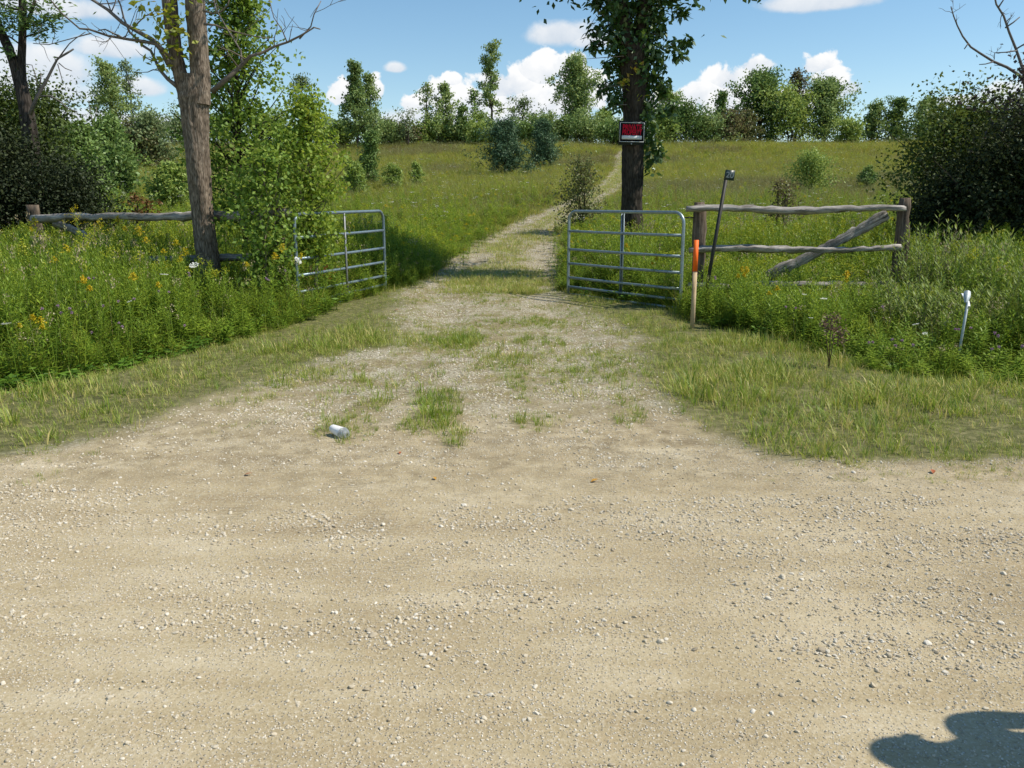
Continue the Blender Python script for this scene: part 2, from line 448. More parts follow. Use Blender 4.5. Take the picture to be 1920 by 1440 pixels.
def mat_bark(name, c1, c2, sx=10):
    m, nt, out = new_mat(name)
    tc = nt.node('ShaderNodeTexCoord').outputs['Object']
    n = nt.noise(nt.mapping(tc, (sx, sx, sx*0.13)), 2.2, 7, 0.7)
    n2 = nt.noise(tc, 9, 5, 0.6)
    v = nt.node('ShaderNodeTexVoronoi', feature='DISTANCE_TO_EDGE'); v.inputs['Scale'].default_value = 2.4; nt.put(v.inputs['Vector'], nt.mapping(tc, (sx*1.3, sx*1.3, sx*0.2)))
    f = nt.math('ADD', nt.math('MULTIPLY', n, 0.82), nt.math('MULTIPLY', nt.sstep(v.outputs['Distance'], 0, 0.22), 0.18))
    col = nt.ramp(f, [(0.3, tuple(c*0.35 for c in c1)), (0.52, c1), (0.78, c2)])
    col = nt.mix(nt.math('MULTIPLY', nt.sstep(n2, 0.55, 0.75), 0.4), col, tuple(c*1.15 for c in c2))
    principled(nt, out, col, 0.95, 0.1, 0, f, 0.8, 0.012)
    return m

def mat_stone():
    m, nt, out = new_mat('limestone_pebble')
    oi = nt.node('ShaderNodeObjectInfo').outputs['Random']
    tc = nt.node('ShaderNodeTexCoord').outputs['Object']
    col = nt.ramp(oi, [(0, (0.33, 0.28, 0.20)), (0.3, (0.48, 0.42, 0.31)), (0.75, (0.575, 0.52, 0.405)), (1, (0.70, 0.66, 0.57))])
    n = nt.noise(tc, 2.0, 3)
    col = nt.mix(nt.math('MULTIPLY', n, 0.35), col, (0.40, 0.32, 0.22))
    principled(nt, out, col, 0.9, 0.15)
    return m

def mat_wood(name, c1, c2, axis=0):
    m, nt, out = new_mat(name)
    tc = nt.node('ShaderNodeTexCoord').outputs['Object']
    s = [26, 26, 26]; s[axis] = 1.1
    n = nt.noise(nt.mapping(tc, tuple(s)), 1.5, 6, 0.7, 0.4); n2 = nt.noise(tc, 3, 4)
    f = nt.math('ADD', nt.math('MULTIPLY', n, 0.7), nt.math('MULTIPLY', n2, 0.3))
    col = nt.ramp(f, [(0.36, tuple(c*0.25 for c in c1)), (0.46, c1), (0.62, c2)])
    principled(nt, out, col, 0.9, 0.15, 0, f, 0.9, 0.015)
    return m

G = mat_ground()
M_stone = mat_stone()
M_ashbark = mat_bark('grey_furrowed_bark', (0.165, 0.13, 0.098), (0.40, 0.33, 0.26), 16)
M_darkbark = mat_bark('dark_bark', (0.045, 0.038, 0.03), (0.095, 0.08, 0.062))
M_farbark = mat_bark('dark_brown_bark', (0.05, 0.042, 0.035), (0.12, 0.10, 0.085), 5)  # dull brown bark colour for far trunks and shrub wood
M_twig = simple('twig_bark', (0.15, 0.125, 0.10), 0.9, 0.1)
M_deadwood = simple('dead_branch_wood', (0.17, 0.15, 0.135), 0.9, 0.1)
M_rail = mat_wood('weathered_split_rail', (0.20, 0.18, 0.155), (0.50, 0.465, 0.42), 0)
M_post = mat_wood('weathered_post', (0.10, 0.075, 0.055), (0.21, 0.165, 0.125), 2)
M_stake = mat_wood('new_pine_stake', (0.52, 0.38, 0.22), (0.68, 0.54, 0.36), 2)
M_orange = simple('fluorescent_orange_paint', (0.95, 0.16, 0.015), 0.6, 0.3, 0, 0.06)
M_gate = simple('galvanised_gate_tube', (0.30, 0.36, 0.38), 0.42, 0.5, 0.55, 0.15, 14)
M_gateb = simple('blue_grey_gate_tube', (0.20, 0.26, 0.30), 0.45, 0.5, 0.5, 0.15, 14)
M_iron = simple('dark_iron', (0.03, 0.03, 0.028), 0.6, 0.4, 0.3)
M_blackboard = simple('black_sign_board', (0.012, 0.012, 0.014), 0.85, 0.08, 0, 0.1, bs=0.0)
M_back = simple('dark_board', (0.03, 0.035, 0.035), 0.7, 0.2, 0, 0.2)
M_red = simple('red_print', (0.60, 0.012, 0.035), 0.8, 0.1, 0, 0.05, bs=0.0)
M_white = simple('white_print', (0.72, 0.74, 0.74), 0.8, 0.1, 0, 0.05, bs=0.0)
M_numgreen = simple('number_plate_face', (0.025, 0.045, 0.045), 0.4, 0.4, 0, 0.1)
M_numgrey = simple('reflective_numeral', (0.30, 0.33, 0.33), 0.4, 0.4, 0, 0.05)
M_marker = simple('white_marker_plastic', (0.74, 0.76, 0.75), 0.45, 0.4, 0, 0.08)
M_markpost = simple('pale_grey_metal_post', (0.42, 0.46, 0.46), 0.5, 0.4, 0.2, 0.2)
M_cup = simple('white_paper_cup', (0.80, 0.79, 0.76), 0.6, 0.3, 0, 0.04)

M_tallg = leaf_mat('tall_grass_blades', [(0.1107, 0.178, 0.0216), (0.166, 0.2563, 0.0281), (0.2399, 0.3132, 0.0378), (0.3689, 0.3417, 0.0648)], 0.35)
M_turf = leaf_mat('short_turf_blades', [(0.1814, 0.2604, 0.0328), (0.2474, 0.3216, 0.0491), (0.33, 0.3675, 0.071), (0.594, 0.4901, 0.1855)], 0.3)
M_field = leaf_mat('field_grass_blades', [(0.1853, 0.2549, 0.0294), (0.2573, 0.2974, 0.0411), (0.3192, 0.323, 0.0527), (0.391, 0.3145, 0.0822)], 0.3, per_inst=0.5)
M_forb = leaf_mat('goldenrod_leaves', [(0.1179, 0.201, 0.0194), (0.1867, 0.2828, 0.027), (0.275, 0.3573, 0.0378)], 0.35, per_inst=0.5)
M_weed = leaf_mat('broad_weed_leaves', [(0.0732, 0.1559, 0.0178), (0.1171, 0.2209, 0.0218), (0.161, 0.2729, 0.0297)], 0.3, per_inst=0.5)
M_willow = leaf_mat('willow_leaves', [(0.1342, 0.2051, 0.0347), (0.2013, 0.2735, 0.0495), (0.2818, 0.3232, 0.0891)], 0.35, 0.6, 0.03)
M_poplar = leaf_mat('aspen_leaves', [(0.0966, 0.1777, 0.0218), (0.161, 0.2598, 0.0327), (0.2577, 0.3418, 0.0544)], 0.35, 0.6, 0.025)
M_poplary = leaf_mat('yellow_green_leaves', [(0.1476, 0.2424, 0.0238), (0.2362, 0.3232, 0.0356), (0.3248, 0.404, 0.0594)], 0.4, 0.6, 0.025)
M_yleaf = leaf_mat('yellow_leaves', [(0.20,0.25,0.02),(0.36,0.36,0.03),(0.30,0.20,0.03)], 0.45)
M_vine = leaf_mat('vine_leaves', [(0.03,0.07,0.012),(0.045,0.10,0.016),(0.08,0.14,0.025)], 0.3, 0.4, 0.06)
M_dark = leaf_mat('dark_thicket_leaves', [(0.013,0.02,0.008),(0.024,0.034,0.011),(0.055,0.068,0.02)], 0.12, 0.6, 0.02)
M_midd = leaf_mat('mid_green_bush_leaves', [(0.0515, 0.0807, 0.0153), (0.0837, 0.1242, 0.0218), (0.1288, 0.1739, 0.0328)], 0.25, 0.5, 0.03)  # mid-green leaf colour, deeper than the skyline trees
M_purp = leaf_mat('purple_bronze_leaves', [(0.045,0.03,0.03),(0.075,0.055,0.055),(0.10,0.085,0.075)], 0.2, 0.6, 0.04)
M_bg1 = leaf_mat('ash_grove_leaves', [(0.1512, 0.2265, 0.0708), (0.2016, 0.2874, 0.0884), (0.2822, 0.3484, 0.115)], 0.3)
M_bg2 = leaf_mat('light_green_leaves', [(0.163, 0.2481, 0.0505), (0.228, 0.3156, 0.0648), (0.2932, 0.3683, 0.0865)], 0.3)
M_bg3 = leaf_mat('deep_green_leaves', [(0.0982, 0.165, 0.0421), (0.142, 0.2233, 0.0574), (0.1967, 0.2912, 0.0765)], 0.25)
M_bg4 = leaf_mat('pale_grey_green_leaves', [(0.132, 0.187, 0.077), (0.176, 0.231, 0.099), (0.22, 0.275, 0.121)], 0.3)
M_bg5 = leaf_mat('brown_tinged_leaves', [(0.132, 0.096, 0.054), (0.144, 0.144, 0.054), (0.156, 0.192, 0.06)], 0.25)
M_pine = leaf_mat('blue_green_needles', [(0.06, 0.11, 0.057), (0.08, 0.143, 0.0712), (0.11, 0.1815, 0.0855)], 0.1)
M_yel = leaf_mat('goldenrod_bloom', [(0.42, 0.3696, 0.015), (0.58, 0.4928, 0.02), (0.66, 0.4256, 0.02)], 0.25)
M_yelg = leaf_mat('young_goldenrod_bloom', [(0.2318, 0.3085, 0.0225), (0.3172, 0.3797, 0.027), (0.4636, 0.4271, 0.027)], 0.25)
M_wht = leaf_mat('white_petals', [(0.70,0.70,0.64),(0.80,0.80,0.76)], 0.2)
M_pur = leaf_mat('purple_petals', [(0.34,0.18,0.32),(0.42,0.27,0.38),(0.48,0.36,0.44)], 0.25)
M_rust = leaf_mat('rust_brown_leaves', [(0.13,0.055,0.02),(0.20,0.09,0.03),(0.16,0.11,0.03)], 0.2)
M_redl = leaf_mat('red_leaves', [(0.35,0.04,0.02),(0.28,0.09,0.03)], 0.3)
M_brn = leaf_mat('brown_seed_heads', [(0.10,0.06,0.035),(0.16,0.10,0.065)], 0.1)
M_straw = leaf_mat('dry_straw', [(0.32,0.26,0.14),(0.42,0.35,0.21)], 0.2)
M_fieldb = leaf_mat('browning_meadow_grass', [(0.13,0.145,0.04),(0.19,0.17,0.06),(0.24,0.19,0.09)], 0.3)
M_fseed = leaf_mat('meadow_seed_heads', [(0.1857, 0.1932, 0.0621), (0.2622, 0.2656, 0.1035)], 0.2)
M_fall = simple('fallen_leaf_ochre', (0.50, 0.26, 0.04), 0.6, 0.3, 0, 0.3)
M_fallr = simple('fallen_leaf_red_brown', (0.36, 0.10, 0.03), 0.6, 0.3, 0, 0.3)

# ------------------------------------------------------------------ ground sheet
def build_ground():
    def axis(stops):
        out = [stops[0][0]]
        for (a, s), (b, s2) in zip(stops[:-1], stops[1:]):
            while out[-1] < b - 1e-6:
                t = (out[-1]-a)/(b-a); out.append(min(b, out[-1] + s*(1-t) + s2*t))
        return np.array(out)
    ys = axis([(-40, 5), (-2, 0.4), (1.5, 0.05), (8, 0.055), (14, 0.12), (30, 0.4), (100, 1.5), (300, 20), (2500, 200)])
    xs = axis([(0, 0.06), (5, 0.07), (9, 0.3), (30, 1.5), (120, 6), (400, 60), (2000, 200)])
    xs = np.concatenate([-xs[:0:-1], xs])
    X, Y = np.meshgrid(xs, ys)
    Z = H(X, Y)
    rm = roadmask(X, Y); dm = drivemask(X, Y)
    V = np.stack([X, Y, Z], -1).reshape(-1, 3)
    ny, nx = X.shape
    i = (np.arange(ny-1)[:, None]*nx + np.arange(nx-1)[None, :])
    Q = np.stack([i, i+1, i+nx+1, i+nx], -1).reshape(-1, 4)
    o = mk('ground', V, Q, G, smooth_sh=True)
    tr = np.zeros_like(X)
    for (x0, y0, x1, y1, w) in [(-1.45,4.0,-1.3,5.6,0.12),(0.45,4.1,0.75,6.2,0.14),(-0.5,3.4,-1.0,4.6,0.12),(0.95,5.8,1.6,4.2,0.12)]:
        dx, dy = x1-x0, y1-y0; L2 = dx*dx+dy*dy
        t = np.clip(((X-x0)*dx+(Y-y0)*dy)/L2, 0, 1)
        d = np.hypot(X-(x0+t*dx), Y-(y0+t*dy))
        tr = np.maximum(tr, (1-smooth(d, w*0.5, w)) * smooth(fbm(X/0.3, Y/0.3, 71, 2), 0.3, 0.6))
    for nm, arr in (('road', rm), ('drive', dm), ('veg', 1-np.maximum(rm, dm)), ('tread', tr)):
        at_ = o.data.attributes.new(nm, 'FLOAT', 'POINT')
        at_.data.foreach_set('value', np.ascontiguousarray(arr.reshape(-1), dtype=np.float32))
    tag(o, 'gravel road, farm lane and rising meadow ground', kind='structure')
build_ground()

# ------------------------------------------------------------------ instanced stuff
def scatter(name, label, P, rot, scl, idx, templates):
    n = len(P)
    me = bpy.data.meshes.new(name); me.vertices.add(n)
    me.vertices.foreach_set('co', np.ascontiguousarray(P, dtype=np.float32).ravel())
    a = me.attributes.new('irot', 'FLOAT_VECTOR', 'POINT'); a.data.foreach_set('vector', np.ascontiguousarray(rot, dtype=np.float32).ravel())
    a = me.attributes.new('iscl', 'FLOAT_VECTOR', 'POINT'); a.data.foreach_set('vector', np.ascontiguousarray(scl, dtype=np.float32).ravel())
    a = me.attributes.new('idx', 'INT', 'POINT'); a.data.foreach_set('value', np.ascontiguousarray(idx, dtype=np.int32))
    o = bpy.data.objects.new(name, me); COL.objects.link(o)
    c = bpy.data.collections.new(name + '_shapes')
    for k, t in enumerate(templates):
        t.name = f'{name}_shape_{k:02d}'; c.objects.link(t)
    g = bpy.data.node_groups.new(name + '_scatter', 'GeometryNodeTree')
    g.interface.new_socket('Geometry', in_out='INPUT', socket_type='NodeSocketGeometry')
    g.interface.new_socket('Geometry', in_out='OUTPUT', socket_type='NodeSocketGeometry')
    N, L = g.nodes, g.links
    gi = N.new('NodeGroupInput'); go = N.new('NodeGroupOutput')
    ci = N.new('GeometryNodeCollectionInfo'); ci.inputs['Collection'].default_value = c
    ci.inputs['Separate Children'].default_value = True; ci.inputs['Reset Children'].default_value = True
    ip = N.new('GeometryNodeInstanceOnPoints'); ip.inputs['Pick Instance'].default_value = True
    def na(nm, t):
        q = N.new('GeometryNodeInputNamedAttribute'); q.data_type = t; q.inputs['Name'].default_value = nm
        return q.outputs['Attribute']
    L.new(gi.outputs[0], ip.inputs['Points']); L.new(ci.outputs[0], ip.inputs['Instance'])
    L.new(na('idx', 'INT'), ip.inputs['Instance Index'])
    L.new(na('irot', 'FLOAT_VECTOR'), ip.inputs['Rotation']); L.new(na('iscl', 'FLOAT_VECTOR'), ip.inputs['Scale'])
    L.new(ip.outputs[0], go.inputs[0])
    md = o.modifiers.new('scatter', 'NODES'); md.node_group = g
    tag(o, label, kind='stuff')
    return o

def T(name, V, Q, mats, mi=None): return mk(name, V, Q, mats, mi=mi, link=False)

def stone_template():
    import bmesh
    bm = bmesh.new(); bmesh.ops.create_icosphere(bm, subdivisions=2, radius=0.5)
    nn = [(Vector((random.gauss(0, 1), random.gauss(0, 1), random.gauss(0, 1))).normalized(), random.uniform(0.30, 0.44)) for _ in range(9)]
    for v in bm.verts:
        for a_, d_ in nn:                      # chipped facets
            q_ = v.co.dot(a_)
            if q_ > d_: v.co -= a_*(q_-d_)
        v.co.x *= 1.25; v.co.z *= 0.72
    me = bpy.data.meshes.new('stone'); bm.to_mesh(me); bm.free(); me.materials.append(M_stone)
    return bpy.data.objects.new('stone', me)

def tuft(n, h, spread, w, mat, lean=0.35, curl=0.9, seg=3, seeds=0, mat2=None):
    r = spread*np.sqrt(RNG.random(n)); a = RNG.random(n)*2*np.pi
    P = np.stack([r*np.cos(a), r*np.sin(a), np.full(n, -0.02)], 1)
    Ln = h*RNG.uniform(0.5, 1.1, n)
    V, Q = blades(P, a + RNG.normal(0, 0.7, n), Ln, w*RNG.uniform(0.6, 1.2, n), np.abs(RNG.normal(0, lean, n)), np.abs(RNG.normal(curl, 0.4, n)), seg)
    mi = np.zeros(len(Q), int); mats = [mat]
    if seeds:
        Ps = P[:seeds].copy(); top = Ps + np.stack([RNG.normal(0, 0.08*h, seeds), RNG.normal(0, 0.08*h, seeds), h*RNG.uniform(1.0, 1.35, seeds)], 1)
        V1, Q1 = blades(Ps, RNG.random(seeds)*6, np.linalg.norm(top-Ps, axis=1), np.full(seeds, w*0.45), np.full(seeds, 0.06), np.full(seeds, 0.15), 3)
        m = 14; C = np.repeat(top, m, 0) + np.stack([RNG.normal(0, 0.018, seeds*m), RNG.normal(0, 0.018, seeds*m), -RNG.random(seeds*m)*0.16*h], 1)
        V2, Q2 = leaves(C, rvec(seeds*m)*0.6 + [0, 0, 1], 0.025*h/0.6, 0.010*h/0.6)
        nb = len(Q)
        V, Q = join([(V, Q), (V1, Q1), (V2, Q2)])
        mi = np.zeros(len(Q), int); mi[nb:] = 1; mats = [mat, mat2 or M_straw]
    return T('tuft', V, Q, mats, mi)

def forb_geo(h, nl, ll, lw, droop=0.2, lean=0.08, top_taper=True):
    """upright leafy stem, leaves spiralling up it"""
    lx, ly = RNG.normal(0, lean, 2)
    t = np.linspace(0, 1, 6); path = np.stack([lx*h*t**1.5, ly*h*t**1.5, h*t - 0.02], 1)
    Vs, Qs = tube(path, np.linspace(0.0045, 0.0018, 6), 4, cap=False)
    u = np.linspace(0.10, 1.0, nl); a = np.arange(nl)*2.4 + RNG.random()*6
    B = np.stack([np.interp(u, t, path[:, i]) for i in range(3)], 1)
    s = np.where(u > 0.6, 1 - (u-0.6)*1.4, 1.0) if top_taper else np.ones(nl)
    s = s*RNG.uniform(0.75, 1.15, nl)
    A = np.stack([np.cos(a), np.sin(a), RNG.normal(0.5-droop, 0.25, nl) + (u > 0.8)*0.7], 1)
    Vl, Ql = leaves(B, A, ll*s, lw*s, unit(np.stack([-np.cos(a)*0.3, -np.sin(a)*0.3, np.ones(nl)], 1)), -0.1)
    return (Vs, Qs), (Vl, Ql), path
def forb(h, nl, ll, lw, mat, stems=3, spread=0.08, bloom=None, bm_=None):
    parts = []; mi = []
    for s in range(stems):
        S, Lv, path = forb_geo(h*random.uniform(0.75, 1.05), nl, ll, lw)
        off = np.array([random.gauss(0, spread), random.gauss(0, spread), 0])
        parts += [(S[0]+off, S[1]), (Lv[0]+off, Lv[1])]; mi += [0]*len(S[1]) + [0]*len(Lv[1])
        if bloom:
            Pl = plume(path[-1]+off, bloom); parts.append(Pl); mi += [1]*len(Pl[1])
    V, Q = join(parts)
    return T('forb', V, Q, [mat] + ([bm_] if bloom else []), mi)
def plume(top, s, n=70, q=0.014):
    """goldenrod panicle: small florets along arching side branchlets"""
    C = []
    k = 9
    for i in range(k):
        a = i*2.4; z = -s*1.1*i/k; L = s*(0.25 + 0.75*i/k)
        m = max(3, n//k); t = RNG.random(m)
        C.append(np.stack([np.cos(a)*L*t, np.sin(a)*L*t, z + s*0.35*np.sin(t*2.2) - s*0.1*t], 1) + RNG.normal(0, s*0.05, (m, 3)))
    C = np.concatenate(C) + top
    return leaves(C, rvec(len(C)), q*RNG.uniform(0.8, 1.5, len(C)), q*RNG.uniform(0.8, 1.3, len(C)))
def broad_weed(h, n, ll, lw, mat, spread=0.18):
    k = 6; parts = []
    for i in range(k):
        a = RNG.random()*6.28; L = h*RNG.uniform(0.6, 1.0); t = np.linspace(0, 1, 5)
        path = np.stack([np.cos(a)*spread*t, np.sin(a)*spread*t, L*t-0.02], 1)
        parts.append(tube(path, np.linspace(0.004, 0.002, 5), 3, False))
        m = n//k; u = RNG.uniform(0.15, 1, m); B = np.stack([np.interp(u, t, path[:, j]) for j in range(3)], 1)
        A = rvec(m)*[1, 1, 0.4] + [0, 0, 0.15]
        parts.append(leaves(B + unit(A)*0.03, A, ll*RNG.uniform(0.6, 1.2, m), lw*RNG.uniform(0.7, 1.2, m), None, 0.08))
    V, Q = join(parts)
    return T('weed', V, Q, mat)
def umbel(c, r, n=60):
    a = RNG.random(n)*6.28; rr = r*np.sqrt(RNG.random(n))
    C = np.stack([rr*np.cos(a), rr*np.sin(a), 0.12*rr**2/r + RNG.normal(0, 0.002, n)], 1)
    return leaves(c + C, np.stack([np.cos(a), np.sin(a), np.full(n, 0.2)], 1), r*0.28, r*0.26, unit(np.stack([RNG.normal(0, .3, n), RNG.normal(0, .3, n), np.ones(n)], 1)), 0.0)

def keep(pts, prob): return pts[RNG.random(len(pts)) < prob]
def rand_rect(n, x0, x1, y0, y1): return np.stack([RNG.uniform(x0, x1, n), RNG.uniform(y0, y1, n)], 1)
def lift(p, dz=0.0): return np.stack([p[:, 0], p[:, 1], H(p[:, 0], p[:, 1]) + dz], 1)
def rotz(n, tilt=0.12): return np.stack([RNG.normal(0, tilt, n), RNG.normal(0, tilt, n), RNG.random(n)*6.283], 1)
def uni(s): return np.repeat(np.asarray(s, float)[:, None], 3, 1)

def in_lane(x, y, m=0.0): return np.abs(x - cx(y)) < hw(y) + m
def is_tall(p, marg=0.0):
    x, y = p[:, 0], p[:, 1]
    return (y > front(x) + marg) & ~(in_lane(x, y, -0.02) & (y > 4))

# --- loose gravel on the road
def build_gravel():
    st = [stone_template() for _ in range(7)]
    p = rand_rect(150000, -5.5, 6, 1.2, 6.0)
    x, y = p[:, 0], p[:, 1]
    # windrows of loose stone left by traffic, roughly along the road
    def band(yc, w, amp, s, x0=-99, x1=99):
        c = yc + (fbm(x/2.2, x*0+s, s, 2)-0.5)*0.35
        return amp*np.exp(-((y-c)/w)**2)*(x > x0)*(x < x1)
    clump = smooth(fbm(x/0.35, y/0.22, 81, 3), 0.46, 0.68)
    d = 0.05 + band(3.72, 0.22, 1.1, 1, -0.4, 9) + band(3.95, 0.10, 0.6, 7, 0.2, 3) + band(3.75, 0.16, 0.9, 2, -9, -0.6) + band(3.1, 0.16, 0.5, 3) + band(2.72, 0.14, 0.62, 4) + band(4.15, 0.08, 0.8, 5, 0.4, 2.0) + band(4.2, 0.1, 0.7, 6, -9, -1.9)
    pr = (d*(0.2 + 2.6*clump) + 0.03) * 1.35
    pr *= roadmask(x, y) > 0.4
    q = keep(p, pr); n = len(q)
    s = 0.0055 + 0.012*RNG.random(n)**2.4 + (RNG.random(n) < 0.02)*RNG.random(n)*0.014
    P1, S1 = lift(q), s
    # fine grit everywhere
    p = rand_rect(230000, -4.6, 5.0, 1.4, 5.4); q = keep(p, 0.25 + 0.75*smooth(fbm(p[:, 0]/0.9, p[:, 1]/0.35, 83, 4), 0.42, 0.6)); n = len(q)
    q = q[roadmask(q[:, 0], q[:, 1]) > 0.3]; n = len(q)
    P2, S2 = lift(q), 0.0025 + 0.0055*RNG.random(n)**2
    P = np.concatenate([P1, P2]); S = np.concatenate([S1, S2]); P[:, 2] += S*0.12
    scl = np.stack([S*RNG.uniform(0.8, 1.3, len(S)), S*RNG.uniform(0.8, 1.2, len(S)), S*RNG.uniform(0.7, 1.2, len(S))], 1)
    scatter('road_gravel', 'loose pale limestone gravel lying in bands on the dirt road', P, rotz(len(P), 0.3), scl, RNG.integers(0, 7, len(P)), st)
    # lane gravel
    st = [stone_template() for _ in range(5)]
    yy = 4.75 + 75*RNG.random(110000)**2.4
    xx = cx(yy) + RNG.uniform(-1, 1, len(yy))*(hw(yy)+0.15)
    p = np.stack([xx, yy], 1)
    pr = smooth(yy + (fbm(xx/0.4, yy/0.4, 96, 3)-0.5)*1.6, 4.7, 6.0)*drivemask(xx, yy)*(0.3 + 0.9*smooth(fbm(xx/0.5, yy/0.6, 91, 3), 0.4, 0.6))*(1-0.8*patchmask(xx, yy))
    q = keep(p, pr*0.75); n = len(q)
    s = (0.006 + 0.013*RNG.random(n)**2.2)*(1 + q[:, 1]/22)
    scatter('lane_gravel', 'grey crushed stone covering the two wheel tracks of the lane', lift(q, 0.0), rotz(n, 0.3), uni(s), RNG.integers(0, 5, n), st)
build_gravel()

# --- mown and trodden turf
def build_turf():
    tm = [tuft(14, 0.06, 0.045, 0.0045, M_turf, 0.5, 0.9, 2) for _ in range(4)] + [tuft(12, 0.11, 0.05, 0.005, M_turf, 0.4, 1.0, 3) for _ in range(3)] \
        + [tuft(10, 0.05, 0.06, 0.004, M_straw, 1.1, 0.6, 2) for _ in range(2)] + [tuft(16, 0.13, 0.045, 0.006, M_tallg, 0.4, 0.9, 3) for _ in range(2)]
    # verge
    p = rand_rect(150000, -8, 9, 4.4, 14.5)
    x, y = p[:, 0], p[:, 1]
    g = (y < front(x) + 0.35)
    rm = roadmask(x, y); dm = drivemask(x, y)
    base = (1-rm)*(1-dm)
    thin = 0.45 + 0.55*smooth(fbm(x/0.8, y/0.8, 101, 3), 0.35, 0.6)
    leftdry = 1 - 0.45*smooth(-x, 1.2, 2.2)*(1-smooth(y, 7, 9))*smooth(x, -5.5, -4)
    pr = g*base*thin*leftdry
    # sparse grass creeping over the edges + ragged fringe at the road
    fr = np.exp(-((y-4.72)/0.26)**2)*smooth(fbm(x/0.35, y/0.25, 111, 3), 0.47, 0.6)*0.8*((x > 1.3) | (x < -2.6))
    ed = dm*(1-rm)*0.20*smooth(fbm(x/0.45, y/0.5, 121, 3), 0.5, 0.7)
    pt = patchmask(x, y)*0.9*(y < 14.5)
    ed = np.maximum(ed, dm*smooth(y, 5.2, 7.2)*(0.22 + 0.75*smooth(fbm(x/0.8, y/1.1, 125, 4), 0.42, 0.56)))
    low = np.exp(-(((x+2.75)/0.8)**2 + ((y-4.05)/0.22)**2))*0.30*smooth(fbm(x/0.2, y/0.12, 131, 2), 0.5, 0.7)
    q = keep(p, np.clip(np.maximum.reduce([pr*0.85, fr*1.3, ed, pt*0.95, low*2]), 0, 1)); n = len(q)
    idx = RNG.choice(11, n, p=[.12]*4 + [.07]*3 + [.135]*2 + [.02]*2)
    tallish = RNG.random(n) < patchmask(q[:, 0], q[:, 1])*0.18
    idx = np.where(tallish, RNG.integers(9, 11, n), idx)
    # trodden turf is short near the road, longer near the weeds
    s = RNG.uniform(0.7, 1.3, n)*(0.8 + 0.75*smooth(fbm(q[:, 0]/0.6, q[:, 1]/0.6, 141, 2), 0.4, 0.7))
    s *= np.where((roadmask(q[:, 0], q[:, 1]) > 0.5) & (patchmask(q[:, 0], q[:, 1]) < 0.35), 0.5, 1)*(1 - 0.35*drivemask(q[:, 0], q[:, 1]))*(1 - 0.5*smooth(q[:, 1], 8.5, 10.5))
    scatter('verge_grass', 'short sparse turf on the verges and between the wheel tracks', lift(q), rotz(n, 0.1), uni(s), idx, tm)
    # lane further up
    yy = 13 + 70*RNG.random(26000)**1.6; xx = cx(yy) + RNG.uniform(-1, 1, len(yy))*(hw(yy)+0.4)
    e = np.abs(xx-cx(yy))
    pr = np.maximum(patchmask(xx, yy)*0.8, 0.8*smooth(e - hw(yy) + (fbm(xx, yy, 151, 2)-.5), -0.15, 0.2)) + 0.04
    q = keep(np.stack([xx, yy], 1), np.clip(pr*0.75, 0, 1)); n = len(q)
    tm = [tuft(14, 0.09, 0.10, 0.006, M_turf, 0.5, 0.8, 2) for _ in range(4)]
    scatter('lane_grass', 'low grass growing on the crown and edges of the uphill lane', lift(q), rotz(n), uni(RNG.uniform(0.6, 1.3, n)*(1+q[:, 1]/80)), RNG.integers(0, 4, n), tm)
build_turf()

